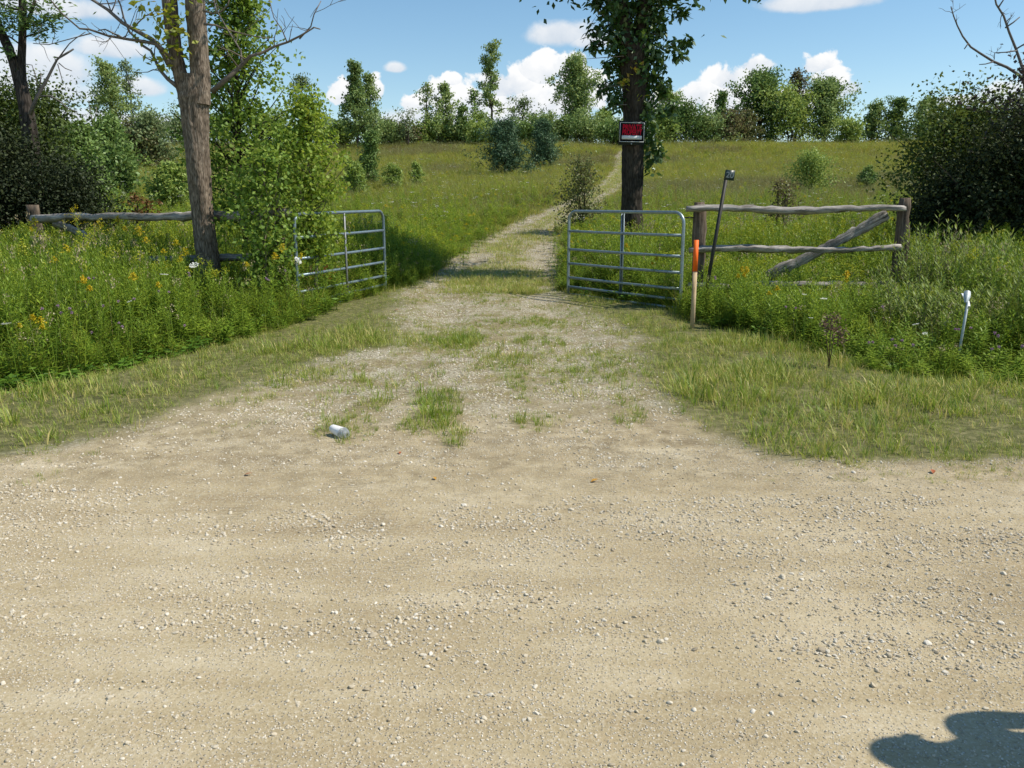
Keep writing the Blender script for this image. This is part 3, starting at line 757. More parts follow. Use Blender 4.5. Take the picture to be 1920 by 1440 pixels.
# --- uncut growth near the fence
def build_tall():
    tg = [tuft(34, 0.62, 0.10, 0.008, M_tallg, 0.22, 0.9, 3) for _ in range(4)] + [tuft(30, 0.7, 0.12, 0.007, M_tallg, 0.2, 0.8, 3, 1, M_straw) for _ in range(2)] \
        + [tuft(26, 0.38, 0.10, 0.008, M_tallg, 0.4, 1.2, 3) for _ in range(2)]
    fb = [forb(0.85, 46, 0.10, 0.018, M_forb, 3) for _ in range(4)] + [forb(0.6, 34, 0.085, 0.016, M_forb, 3) for _ in range(2)]
    bw = [broad_weed(0.42, 90, 0.085, 0.045, M_weed) for _ in range(3)]
    yb = [forb(0.85, 40, 0.09, 0.016, M_forb, 2, 0.07, 0.09, M_yelg) for _ in range(2)]
    tm = tg + fb + bw + yb      # 0-7 grass, 8-13 forbs, 14-16 broad, 17-18 budding
    p = rand_rect(42000, -13, 14, 6.2, 17)
    t = is_tall(p); p = p[t]; x, y = p[:, 0], p[:, 1]
    dfr = y - front(x)
    # the growth stands back from the gates' faces on the lane side
    q = keep(p, np.clip(0.62 + 0.3*(fbm(x/1.2, y/1.2, 161, 2)-0.5), 0, 1)); n = len(q)
    x, y = q[:, 0], q[:, 1]; dfr = y - front(x)
    zone = fbm(x/1.4, y/1.4, 171, 3)
    idx = np.where(RNG.random(n) < 0.46, RNG.integers(0, 6, n), RNG.integers(8, 14, n))
    fo = smooth(zone, 0.42, 0.6)
    idx = np.where(RNG.random(n) < fo*0.45, RNG.integers(8, 14, n), idx)
    edge = dfr < 0.35
    idx = np.where(edge & (RNG.random(n) < 0.5), RNG.integers(6, 8, n), idx)
    idx = np.where(edge & (x < -3.2) & (RNG.random(n) < 0.55), RNG.integers(14, 17, n), idx)
    idx = np.where((RNG.random(n) < 0.04), RNG.integers(14, 17, n), idx)
    idx = np.where((dfr > 2.0) & (RNG.random(n) < 0.10 + 0.1*(y > 12)), RNG.integers(17, 19, n), idx)
    hgt = 0.45 + 0.55*smooth(dfr, 0.0, 1.3)
    hgt = hgt*(0.8 + 0.45*(fbm(x/0.9, y/0.9, 181, 3)))
    lane_side = smooth(np.abs(x-cx(y))-hw(y), 0.0, 1.0)
    hgt = hgt*(0.45 + 0.55*lane_side)
    # right of the stake the growth stays knee high
    hgt = hgt*np.where((x > 2.2) & (x < 5.2) & (y < 14), np.where(y < 11.4, np.where(x < 3.1, 0.62, 0.53), 0.62), 1.0)
    fl_ = (x < -1.8) & (y < 12.5)
    hgt = hgt*np.where(fl_, np.interp(x, [-6.5, -4.6, -3.6, -2.4], [1.02, 0.92, 0.68, 0.55]), 1.0)
    s = np.stack([RNG.uniform(0.85, 1.2, n)]*2 + [hgt*RNG.uniform(0.8, 1.15, n)*1.08], 1)
    scatter('tall_weeds', 'waist-high uncut grass and leafy weeds along the fence line', lift(q, -0.01), rotz(n, 0.1), s, idx, tm)
build_tall()

# --- the meadow
def build_field():
    tg = [tuft(26, 0.55, 0.22, 0.012, M_field, 0.25, 0.8, 2) for _ in range(4)] + [tuft(22, 0.6, 0.25, 0.012, M_field, 0.25, 0.7, 2, 2, M_fseed) for _ in range(2)]
    fb = [forb(0.8, 26, 0.11, 0.024, M_forb, 4, 0.2) for _ in range(3)]
    yb = [forb(0.75, 20, 0.10, 0.022, M_forb, 3, 0.2, 0.12, M_yelg) for _ in range(2)] + [forb(0.75, 20, 0.10, 0.022, M_forb, 2, 0.2, 0.07, M_yel)]
    bb = [tuft(24, 0.5, 0.25, 0.012, M_fieldb, 0.3, 0.7, 2, 3, M_fseed) for _ in range(2)]
    tm = tg + fb + yb + bb      # 0-5, 6-8, 9-11, 12-13 browning
    N = 78000
    y = 15 + 92*RNG.random(N)**1.25
    x = RNG.uniform(-1, 1, N)*(0.72*y + 5)
    p = np.stack([x, y], 1)
    p = p[~in_lane(x, y, 0.05)]
    x, y = p[:, 0], p[:, 1]
    q = keep(p, 0.9*np.ones(len(p))); n = len(q); x, y = q[:, 0], q[:, 1]
    idx = RNG.integers(0, 6, n)
    near = 1 - smooth(y, 20, 42)
    gz = smooth(fbm(x/5, y/5, 191, 3), 0.42, 0.62)
    idx = np.where(RNG.random(n) < near*(0.35+0.4*gz), RNG.integers(6, 9, n), idx)
    idx = np.where(RNG.random(n) < near*(0.08+0.24*gz) + 0.01, np.where(RNG.random(n) < 0.12, 11, RNG.integers(9, 11, n)), idx)
    bz = smooth(fbm(x/9+5, y/14, 231, 4), 0.46, 0.62)*smooth(y, 24, 45)
    idx = np.where(RNG.random(n) < bz*0.75 + 0.06, RNG.integers(12, 14, n), idx)
    s = (0.75 + 0.012*y)*RNG.uniform(0.75, 1.2, n)
    hz = np.clip(0.85 + 0.25*(fbm(x/4, y/4, 201, 3)-0.5)*2, 0.4, 1.3)
    d = np.abs(x-cx(y))-hw(y)
    hz = hz*(0.5 + 0.5*smooth(d, 0, 1.5))
    sc = np.stack([s*1.25, s*1.25, hz*RNG.uniform(0.8, 1.15, n)*(0.95+0.002*y)], 1)
    scatter('meadow_grass', 'long summer grass with scattered goldenrod covering the rising meadow', lift(q, -0.02), rotz(n, 0.08), sc, idx, tm)
    # queen anne's lace dotted over the meadow
    ut = []
    for _ in range(3):
        V1, Q1 = tube(np.array([(0, 0, 0), (0.01, 0, 0.4), (0.02, 0.01, 0.78)]), [0.004, 0.003, 0.002], 3, False)
        V2, Q2 = umbel(np.array([0.02, 0.01, 0.79]), 0.05, 24)
        V, Q = join([(V1, Q1), (V2, Q2)]); ut.append(T('lace', V, Q, [M_forb, M_wht], [0]*len(Q1)+[1]*len(Q2)))
    N = 2600; y = 16 + 80*RNG.random(N)**1.1; x = RNG.uniform(-0.72, 0.72, N)*y
    ok = (fbm(x/7, y/7, 211, 2) > 0.45) & ~in_lane(x, y, 0.3)
    q = np.stack([x, y], 1)[ok]; n = len(q)
    scatter('meadow_white_flowers', 'tiny white umbels of wild carrot dotted over the meadow', lift(q), rotz(n, 0.15), uni(RNG.uniform(0.75, 1.25, n)), RNG.integers(0, 3, n), ut)
build_field()

# ------------------------------------------------------------------ tube gates
def gate(label, p_hinge, p_free, base_h, height, mat, brace_mat, name='farm_gate'):
    """seven-rail tube gate; p_hinge, p_free are (x, y, z of the bottom rail)"""
    A = np.array(p_hinge, float); B = np.array(p_free, float)
    Ln = float(np.hypot(*(B-A)[:2])); rz = math.atan2(B[1]-A[1], B[0]-A[0])
    root = empty(name, tuple(A), rz)
    tag(root, label, 'gate')
    dz = B[2]-A[2]
    def pt(u, v): return np.array([u*Ln, 0, dz*u + v*height])
    r = 0.022; c = 0.15
    # outer frame bent from one tube
    path = [pt(0, 0.0)]
    path += [pt(0, v) for v in np.linspace(0.1, 1-c/height, 8)]
    for a in np.linspace(0.2, math.pi/2, 7): path.append(pt(0, 1) + np.array([c*(1-math.cos(a)), 0, -c*(1-math.sin(a))]))
    path += [pt(u, 1) for u in np.linspace(0.12, 0.88, 8)]
    for a in np.linspace(0, math.pi/2-0.2, 7): path.append(pt(1, 1) + np.array([-c*(1-math.sin(a)), 0, -c*(1-math.cos(a))]))
    path += [pt(1, v) for v in np.linspace(1-c/height, 0.0, 9)]
    V, Q = tube(np.array(path), r, 10)
    mk('outer_frame', V, Q, mat, root, True)
    for f in (0.236, 0.454, 0.625, 0.796, 0.908, 1.0):
        v = 1-f
        V, Q = tube(np.array([pt(u, v) + [0, 0, -0.004*math.sin(u*3.1)] for u in np.linspace(0.004, 0.996, 6)]), r*0.9, 9)
        mk('rail', V, Q, mat, root, True)
    # centre brace: a folded strip standing against the rails
    x0 = Ln*0.5
    V1, Q1 = box(pt(0.5, 0.5) + [0, -0.028, 0], (0.036, 0.006, height*0.98))
    V2, Q2 = box(pt(0.5, 0.5) + [0.018, -0.012, 0], (0.005, 0.03, height*0.98))
    V, Q = join([(V1, Q1), (V2, Q2)]); mk('centre_brace', V, Q, brace_mat, root)
    return root, Ln

M_brace = simple('bare_steel_brace', (0.24, 0.25, 0.25), 0.55, 0.4, 0.4, 0.2, 12)
hl = on(561, 10.9); fl = on(723, 13.27)
zb_h = zof(578, 584, 10.95); zb_f = zof(722, 547, 13.27)
gate('open blue-grey tube gate left of the lane, half hidden by the leafy saplings', (hl[0], hl[1], zb_h), (fl[0], fl[1], zb_f), 0, 1.265, M_gateb, M_brace)
hr = on(1275, 11.14); fr = on(1065, 12.97)
gate('open grey tube gate right of the lane, in front of the vine-hung trunk', (hr[0], hr[1], zof(1275, 578, 11.14)), (fr[0], fr[1], zof(1065, 551, 12.97)), 0, 1.265, M_gate, M_gate)

# ------------------------------------------------------------------ split-rail fences
def rough_beam(Pa, Pb, w, h, seed, n=34, k=12, amp=0.34, sag=0.01):
    """an uneven split rail between two points"""
    rg = np.random.default_rng(seed)
    Pa = np.array(Pa, float); Pb = np.array(Pb, float); L = np.linalg.norm(Pb-Pa)
    ax = (Pb-Pa)/L; up = np.array([0, 0, 1.0]); sd_ = unit(np.cross(ax, up)); up2 = np.cross(sd_, ax)
    t = np.linspace(0, 1, n); a = np.arange(k)*2*np.pi/k + rg.random()
    prof = 1 + rg.uniform(-0.22, 0.22, k)
    V = []
    wob = np.cumsum(rg.normal(0, 0.006, n)); wob -= np.linspace(wob[0], wob[-1], n)
    wob2 = np.cumsum(rg.normal(0, 0.005, n)); wob2 -= np.linspace(wob2[0], wob2[-1], n)
    for i, ti in enumerate(t):
        s = 1 + 0.12*math.sin(ti*7+seed) + rg.normal(0, 0.03)
        if i in (0, n-1): s *= 0.86
        rr = prof*s*(1 + rg.normal(0, amp*0.35, k))
        c = Pa + ax*L*ti + up2*(wob[i]-sag*math.sin(ti*math.pi)) + sd_*wob2[i]
        V.append(c + (np.cos(a)*w/2*rr)[:, None]*sd_ + (np.sin(a)*h/2*rr)[:, None]*up2)
    V = np.concatenate(V + [Pa[None], Pb[None]])
    i = np.arange(n-1)[:, None]*k; j = np.arange(k)[None, :]; j2 = (j+1) % k
    Q = np.stack([i+j, i+j2, i+k+j2, i+k+j], -1).reshape(-1, 4)
    jj = np.arange(0, k, 2); b = (n-1)*k
    Q = np.concatenate([Q, np.stack([np.full(len(jj), n*k), (jj+2) % k, (jj+1) % k, jj], -1), np.stack([np.full(len(jj), n*k+1), b+jj, b+(jj+1) % k, b+(jj+2) % k], -1)])
    return V, Q
def beam(name, Pa, Pb, w, h, seed, mat, parent, **kw):
    """mesh laid along its local X so that the wood grain follows it"""
    Pa = np.array(Pa, float); Pb = np.array(Pb, float); L = np.linalg.norm(Pb-Pa)
    V, Q = rough_beam((0, 0, 0), (L, 0, 0), w, h, seed, **kw)
    o = mk(name, V, Q, mat, parent)
    d = Vector(Pb-Pa); o.rotation_euler = d.to_track_quat('X', 'Z').to_euler(); o.location = Pa
    return o
def post(name, x, y, ztop, dia, seed, mat, parent, lean=0.0):
    z0 = float(H(x, y)) - 0.15
    V, Q = rough_beam((0, 0, 0), (0.0001, 0, ztop-z0), dia, dia, seed, n=14, amp=0.08, k=12)
    # rough_beam along z
    o = mk(name, V, Q, mat, parent); o.location = (x, y, z0); o.rotation_euler = (0, lean, 0)
    return o
M_post_light = mat_wood('pale_round_post', (0.15, 0.12, 0.09), (0.27, 0.22, 0.17), 2)

# right fence
root = empty('split_rail_fence', (0, 0, 0)); tag(root, 'weathered three-rail split fence right of the lane, behind the orange stake', 'fence')
Dr = 11.45
xa, xb = on(1302, Dr)[0], on(1677, Dr)[0]
post('post', xa, Dr, zof(1302, 379, Dr), 0.18, 3, M_post, root)
post('post', xb, Dr, zof(1677, 371, Dr), 0.17, 4, M_post, root)
def rz_(px, py, D): return at(px, py, D)
beam('rail', rz_(1287, 391, Dr-0.16), rz_(1697, 391, Dr-0.14), 0.10, 0.092, 11, M_rail, root)
beam('rail', rz_(1292, 468, Dr-0.16), rz_(1690, 464, Dr-0.14), 0.10, 0.085, 12, M_rail, root, amp=0.5)
beam('rail', rz_(1290, 536, Dr-0.16), rz_(1680, 533, Dr-0.14), 0.10, 0.085, 13, M_rail, root)
beam('brace', rz_(1664, 402, Dr+0.05), rz_(1438, 519, Dr+0.12), 0.05, 0.13, 14, M_rail, root)
for (dz_) in (0.0,):
    V, Q = tube(np.array([at(1276, 408, 11.2), at(1300, 408, Dr), at(1322, 408, Dr+0.1)]), 0.010, 6); mk('hinge_bolt', V, Q, M_iron, root)
    V, Q = tube(np.array([at(1276, 560, 11.2), at(1300, 560, Dr)]), 0.010, 6); mk('hinge_bolt', V, Q, M_iron, root)
# left fence
root = empty('split_rail_fence', (0, 0, 0)); tag(root, 'weathered split-rail fence left of the lane, passing behind the forked trunk', 'fence')
Dl = 12.95
post('post', on(82, Dl)[0], Dl, zof(82, 384, Dl), 0.21, 5, M_post, root)
post('post', on(533, 11.15)[0], 11.15, zof(533, 384, 11.15), 0.17, 6, M_post, root)
P1 = rz_(62, 409, Dl-0.2); P2 = rz_(545, 398, 11.05)
beam('rail', P1, P2, 0.105, 0.105, 15, M_rail, root, n=40)
beam('rail', rz_(20, 486, Dl-0.2), rz_(545, 478, 11.05), 0.09, 0.09, 16, M_rail, root, n=40)
beam('brace', rz_(100, 418, Dl-0.05), rz_(215, 470, Dl-0.35), 0.05, 0.12, 17, M_rail, root)
post('short_post', on(86, Dl-0.9)[0], Dl-0.9, zof(83, 441, Dl-0.9), 0.19, 7, M_post_light, root)['label'] = 'short paler round post in front of the end post'

# ------------------------------------------------------------------ orange-topped stake
x, y, z = gp(1298, 616)
root = empty('survey_stake', (x, y, z), 0.1); tag(root, 'new pine stake with a fluorescent orange painted top beside the right gate post', 'stake')
hs_ = 1.165
Dst = y
ztop = zof(1298, 450, Dst) - z; zo = zof(1298, 509, Dst) - z
V, Q = box((0, 0, (zo-0.1)/2), (0.048, 0.022, zo+0.1)); mk('bare_shaft', V, Q, M_stake, root)
V, Q = box((0, 0, (ztop+zo)/2), (0.051, 0.025, ztop-zo)); mk('orange_top', V, Q, M_orange, root)

# ------------------------------------------------------------------ civic number marker
def text_mesh(s, size, mat, parent, name='lettering', ext=0.0008, sx=1.0, bold=0.012):
    cu = bpy.data.curves.new(name, 'FONT'); cu.body = s; cu.size = size; cu.align_x = 'CENTER'; cu.align_y = 'CENTER'; cu.extrude = ext; cu.offset = size*bold
    o = bpy.data.objects.new(name, cu); COL.objects.link(o)
    dg = bpy.context.evaluated_depsgraph_get(); me = bpy.data.meshes.new_from_object(o.evaluated_get(dg))
    bpy.data.objects.remove(o); bpy.data.curves.remove(cu)
    me.materials.clear(); me.materials.append(mat); me.name = name
    n = bpy.data.objects.new(name, me); COL.objects.link(n); n.parent = parent; n.scale = (sx, 1, 1)
    return n
Dm = 10.75
b0 = at(1334, 492, Dm); tp = at(1364, 322, Dm); dvec = tp-b0
gz0 = float(H(b0[0], Dm)); base = b0 - dvec*((b0[2]-gz0+0.1)/dvec[2])
root = empty('house_number_marker', tuple(base)); tag(root, 'leaning dark metal post carrying a small house number plate, before the right fence', 'sign')
V1, Q1 = box(((tp-base)/2) + [0, 0, 0], (0.040, 0.006, np.linalg.norm(tp-base)), Matrix.Rotation(math.atan2((tp-base)[0], (tp-base)[2]), 3, 'Y'))
V2, Q2 = box(((tp-base)/2) + [-0.018, 0.012, 0], (0.005, 0.026, np.linalg.norm(tp-base)), Matrix.Rotation(math.atan2((tp-base)[0], (tp-base)[2]), 3, 'Y'))
V3, Q3 = box(((tp-base)/2) + [0.018, 0.012, 0], (0.005, 0.026, np.linalg.norm(tp-base)), Matrix.Rotation(math.atan2((tp-base)[0], (tp-base)[2]), 3, 'Y'))
V, Q = join([(V1, Q1), (V2, Q2), (V3, Q3)]); mk('channel_post', V, Q, M_iron, root)
pc = at(1368, 328.5, Dm-0.012)
plate = mk('number_plate', *box((0, 0, 0), (0.122, 0.004, 0.125)), M_numgreen, root)
plate.location = pc - base + np.array([0.0, 0, 0]); plate.rotation_euler = (0, 0.12, -0.15)
t_ = text_mesh('20', 0.10, M_numgrey, plate, 'numerals'); t_.rotation_euler = (R(90), 0, 0); t_.location = (0.004, -0.0035, 0)

# ------------------------------------------------------------------ white bent marker in the right weeds
x, y, z = gp(1799, 672)
y = 8.0; x, y, z = on(1800, y)
root = empty('bent_marker_post', (x, y, z)); tag(root, 'short pale post with two bent white wings among the willow shoots at right', 'marker post')
hz_ = zof(1806, 572, y) - z
V1, Q1 = tube(np.array([(-0.04, 0, -0.1), (-0.02, 0, hz_*0.5), (0.0, 0, hz_+0.03)]), [0.013, 0.014, 0.015], 6)
mk('post', V1, Q1, M_markpost, root)
def wing(base, nrm, along, w, L):
    """a thin bent blade that widens upward from the post"""
    nrm = unit(np.array(nrm, float)); a = np.array(along, float); a = unit(a - nrm*np.dot(a, nrm)); b = np.cross(nrm, a)
    n = 7; m = 8; Vw = []
    for i in range(m):
        v = i/(m-1); ww = w*(0.42 + 0.85*math.sin(v*2.3)*0.75)
        for k in range(n):
            u = k/(n-1)-0.5; Vw.append(np.array(base) + a*L*v + b*u*ww + nrm*(0.02*math.cos(u*3) - 0.03*v*v))
    Vw = np.array(Vw); Q = np.array([(i*n+k, i*n+k+1, (i+1)*n+k+1, (i+1)*n+k) for i in range(m-1) for k in range(n-1)])
    Vw = np.concatenate([Vw, Vw - nrm*0.003]); Q = np.concatenate([Q, Q[:, ::-1]+n*m])
    return Vw, Q
mk('wing', *wing((0.004, -0.01, hz_-0.02), (0.55, -0.62, 0.56), (0.55, 0.15, 0.83), 0.082, 0.19), M_marker, root, True)
mk('wing', *wing((-0.012, 0.01, hz_+0.02), (-0.35, -0.75, 0.5), (0.10, 0.1, 0.95), 0.06, 0.14), M_markpost, root, True)

# ------------------------------------------------------------------ crushed paper cup with lid
x, y, z = gp(636, 820)
root = empty('paper_cup', (x, y, z + 0.036), 0); tag(root, 'discarded white paper cup with a clear domed lid lying in the grass', 'cup')
def lathe(prof, k=20, dent=0.0):
    P = np.array(prof, float); a = np.arange(k)*2*np.pi/k; V = []
    for (t, r) in P:
        rr = r*(1 - dent*np.maximum(0, np.cos(a-1.3))**4)
        V.append(np.stack([np.full(k, t), rr*np.cos(a), rr*np.sin(a)], 1))
    V = np.concatenate(V); n = len(P)
    i = np.arange(n-1)[:, None]*k; j = np.arange(k)[None, :]; j2 = (j+1) % k
    return V, np.stack([i+j, i+j2, i+k+j2, i+k+j], -1).reshape(-1, 4)
cup = mk('cup_body', *lathe([(0, 0.001), (0, 0.026), (0.002, 0.028), (0.05, 0.034), (0.105, 0.041), (0.108, 0.043), (0.105, 0.040), (0.01, 0.026), (0.01, 0.001)], 24, 0.12), M_cup, root, True)
m_, nt_, out_ = new_mat('clear_plastic_lid')
p_ = principled(nt_, out_, (0.75, 0.78, 0.78), 0.12, 0.5); p_.inputs['Transmission Weight'].default_value = 0.75; p_.inputs['Alpha'].default_value = 0.85
lid = mk('lid', *lathe([(0.102, 0.045), (0.112, 0.045), (0.113, 0.041), (0.125, 0.039), (0.140, 0.034), (0.150, 0.024), (0.153, 0.012), (0.150, 0.010)], 24, 0.2), m_, root, True)
for o in (cup, lid): o.rotation_euler = (0.3, 0.16, R(-38))
for o in (cup, lid): o.location = (-0.055, 0.045, 0.012)

# ------------------------------------------------------------------ trees close to the lane
def bark_trunk(P, Rr, k=40, step=0.02, amp=0.10, seed=0, flare=0.0):
    """tapered trunk with ridged bark as real relief"""
    P = np.asarray(P, float); Rr = np.asarray(Rr, float)
    s = np.concatenate([[0], np.cumsum(np.linalg.norm(np.diff(P, axis=0), axis=1))])
    n = max(4, int(s[-1]/step)); u = np.linspace(0, s[-1], n)
    # smooth the path
    C = np.stack([np.interp(u, s, P[:, i]) for i in range(3)], 1); rr = np.interp(u, s, Rr)
    kk = np.hanning(max(5, int(0.3/step)|1)); kk /= kk.sum(); pad = len(kk)//2
    C = np.stack([np.convolve(np.pad(C[:, i], pad, mode='reflect', reflect_type='odd'), kk, mode='valid') for i in range(3)], 1)
    rr = np.convolve(np.pad(rr, pad, mode='edge'), kk, mode='valid')
    a = np.arange(k)*2*np.pi/k
    A, U = np.meshgrid(a, u)
    cxn = np.cos(A)*1.6; syn = np.sin(A)*1.6
    ridge = 1 - np.abs(2*fbm(cxn*3.2+7 + syn*0.4, syn*3.2 + U*3.5 + cxn*2.3, seed, 3) - 1)*1.6
    ridge2 = fbm(A*4, U*14, seed+5, 2) - 0.5
    lump = fbm(np.cos(A)*0.9+3, U*1.3+np.sin(A)*0.9, seed+9, 2) - 0.5
    rad = rr[:, None]*(1 + amp*(ridge-0.4)*0.8 + amp*0.5*ridge2 + 0.22*lump)
    Tn = unit(np.gradient(C, axis=0)); ref = np.array([1.0, 0, 0]); V = []
    uu = unit(ref - Tn[0]*np.dot(ref, Tn[0]))
    for i in range(n):
        uu = unit(uu - Tn[i]*np.dot(uu, Tn[i])); w = np.cross(Tn[i], uu)
        V.append(C[i] + rad[i][:, None]*(np.cos(a)[:, None]*uu + np.sin(a)[:, None]*w))
    V = np.concatenate(V)
    i = np.arange(n-1)[:, None]*k; j = np.arange(k)[None, :]; j2 = (j+1) % k
    return V, np.stack([i+j, i+j2, i+k+j2, i+k+j], -1).reshape(-1, 4)
def pxpath(pts, D0, dd=0.0):
    """trunk or branch outline points: (px, py, width_px[, extra depth])"""
    P = []; Rr = []
    for q in pts:
        D = D0 + (q[3] if len(q) > 3 else 0)
        P.append(at(q[0], q[1], D)); Rr.append(q[2]/2/F*D*0.98)
    return np.array(P), np.array(Rr)
def twigs(P, Rr, n, L, rg, up=0.3, sub=True):
    """bare side twigs along a branch"""
    out = []; tips = []
    s = np.linspace(0, 1, len(P))
    for _ in range(n):
        t = rg.uniform(0.2, 0.98); b = np.array([np.interp(t, s, P[:, i]) for i in range(3)]); r0 = np.interp(t, s, Rr)*0.45
        d = unit(rg.normal(size=3)*[1, 0.7, 1] + [0, 0, up]); l = L*rg.uniform(0.4, 1.1)
        q = [b]; dd = d
        for k in range(4):
            dd = unit(dd + rg.normal(0, 0.22, 3) + [0, 0, 0.05]); q.append(q[-1] + dd*l/4)
        q = np.array(q); out.append(tube(q, np.linspace(max(r0, 0.004), 0.0025, 5), 5, False)); tips.append(q)
        if sub and rg.random() < 0.8:
            for _ in range(rg.integers(1, 4)):
                c = q[rg.integers(1, 4)]; d2 = unit(dd + rg.normal(0, 0.7, 3)); l2 = l*0.4
                z_ = np.array([c, c + d2*l2*0.5, c + unit(d2 + rg.normal(0, .2, 3))*l2]); out.append(tube(z_, [0.0035, 0.0025, 0.002], 4, False)); tips.append(z_)
    return out, tips
def leafspray(pts, n, sig, ll, lw, droop=0.4, rg=RNG):
    c = pts[rg.integers(0, len(pts), n)] + rg.normal(0, sig, (n, 3))
    A = unit(rg.normal(size=(n, 3))*[1, 1, 0.5] + [0, 0, -droop])
    return leaves(c, A, ll*rg.uniform(0.65, 1.25, n), lw*rg.uniform(0.7, 1.2, n), unit(rg.normal(0, .6, (n, 3)) + [-0.4, -0.7, 0.8]), 0.12)

# --- forked tree, left of the lane
def forked_tree():
    D = 11.25
    xb_, yb_, zb_ = on(392, D)
    root = empty('forked_tree', (0, 0, 0)); tag(root, 'big forked grey-barked tree with bare branches left of the lane', 'tree')
    P, Rr = pxpath([(397, 615, 86), (395, 575, 68), (393, 520, 57), (388, 470, 52), (381, 400, 47), (374, 330, 49), (369, 270, 53), (365, 215, 60), (363, 175, 66), (362, 140, 56)], D)
    rg = np.random.default_rng(4)
    V, Q = bark_trunk(P, Rr*0.79, 56, 0.018, 0.15, 3); mk('trunk', V, Q, M_ashbark, root)
    Pl, Rl = pxpath([(351, 195, 30), (343, 160, 27), (331, 110, 25), (323, 60, 26), (317, 0, 27), (308, -140, 30, .3), (290, -330, 24, .7), (270, -520, 14, 1)], D+0.02)
    V, Q = bark_trunk(Pl, Rl*0.95, 36, 0.02, 0.15, 8); mk('stem', V, Q, M_ashbark, root)
    Pr, Rr2 = pxpath([(375, 195, 38), (376, 160, 36), (372, 90, 34), (367, 30, 35), (365, 0, 35), (368, -140, 36, .2), (392, -330, 28, .3), (420, -560, 14, .2)], D-0.03)
    V, Q = bark_trunk(Pr, Rr2*0.95, 40, 0.02, 0.15, 12); mk('stem', V, Q, M_ashbark, root)
    br = [([(338,168,12),(318,150,8),(300,128,7),(282,98,6),(262,80,6)],0.0), ([(322,118,15),(305,95,12),(285,78,10),(262,58,9),(235,42,8),(205,22,7),(178,5,6),(140,-20,5),(90,-60,4)],-.1),
          ([(318,108,9),(290,85,8),(262,76,7),(235,72,6),(200,66,5),(172,62,4.5),(145,50,4),(118,25,3.5),(95,0,3),(70,-40,2.5)],-.3),
          ([(262,80,6),(248,62,5),(236,35,4),(228,12,3.5),(218,-8,3)],-.1), ([(235,72,4),(205,62,3),(185,58,2.5)],-.3), ([(175,63,3),(135,72,2.2),(95,82,2),(55,80,1.6)],-.3),
          ([(396,172,14),(418,160,12),(440,142,11),(455,122,9),(470,106,7.5),(490,94,6.5),(515,88,5.5),(540,80,5),(565,68,4.5),(590,55,3.5),(597,48,2.5)],-.4),
          ([(560,72,4),(580,48,3),(592,28,2.5),(600,2,2)],-.4), ([(455,122,6),(448,90,3.5),(430,60,3),(410,20,2.5),(395,-30,2)],-.3),
          ([(380,22,6),(398,23,4),(412,20,3.5),(424,12,3),(430,-4,2.5)],-.3), ([(383,45,6),(405,50,4),(435,58,3.2),(470,68,2.8),(500,72,2.2)],-.35), ([(540,80,3),(528,55,2.4),(512,30,2),(505,0,1.8)],-.5),
          ([(345,-150,16,.0),(280,-220,12),(200,-300,9),(120,-380,6),(40,-430,4)],-.5), ([(375,-160,15),(450,-230,11),(540,-320,8),(620,-380,5)],-.5), ([(318,-60,10),(250,-90,8),(170,-110,6),(100,-130,4)],-.2)]
    tips = []
    for pts, dd in br:
        P, Rr = pxpath(pts, D + dd); Rr = Rr*0.8
        P = P + rg.normal(0, 0.012, P.shape)*[1, 4, 1]
        parts = [tube(P, Rr, 8)]
        tw, tp_ = twigs(P, Rr, 5 if len(pts) > 5 else 3, 0.5, rg); parts += tw; tips += tp_
        V, Q = join(parts); mk('branch', V, Q, M_deadwood if rg.random() < 0.6 else M_twig, root, True)
    # a few living yellow-green leaves by the left stem
    cl = []
    for (px, py, s, n) in [(255,5,.05,9),(272,20,.05,10),(268,62,.06,16),(300,30,.08,22),(322,22,.09,26),(328,55,.08,22),(310,50,.08,20),(285,108,.05,12),(305,120,.05,12),(318,92,.06,14),(338,85,.06,14),(300,75,.05,8),(325,-60,.2,50),(345,-5,.06,8)]:
        cl.append(leafspray(np.array([at(px, py, D-0.25)]), n, s, 0.10, 0.06, 0.4, rg))
    V, Q = join(cl); mk('leaves', V, Q, M_yleaf, root)
    # thin live crown above the picture
    parts = []
    for (px, py, dd, s, n) in [(280,-480,.9,.55,420),(420,-540,.2,.6,450),(330,-380,.5,.5,300),(200,-320,-.3,.4,160),(560,-330,-.4,.4,180),(120,-390,-.5,.35,110)]:
        parts.append(leafspray(np.array([at(px, py, D+dd)]), n, s, 0.11, 0.06, 0.4, rg))
    V, Q = join(parts); mk('crown', V, Q, M_vine, root)
forked_tree()

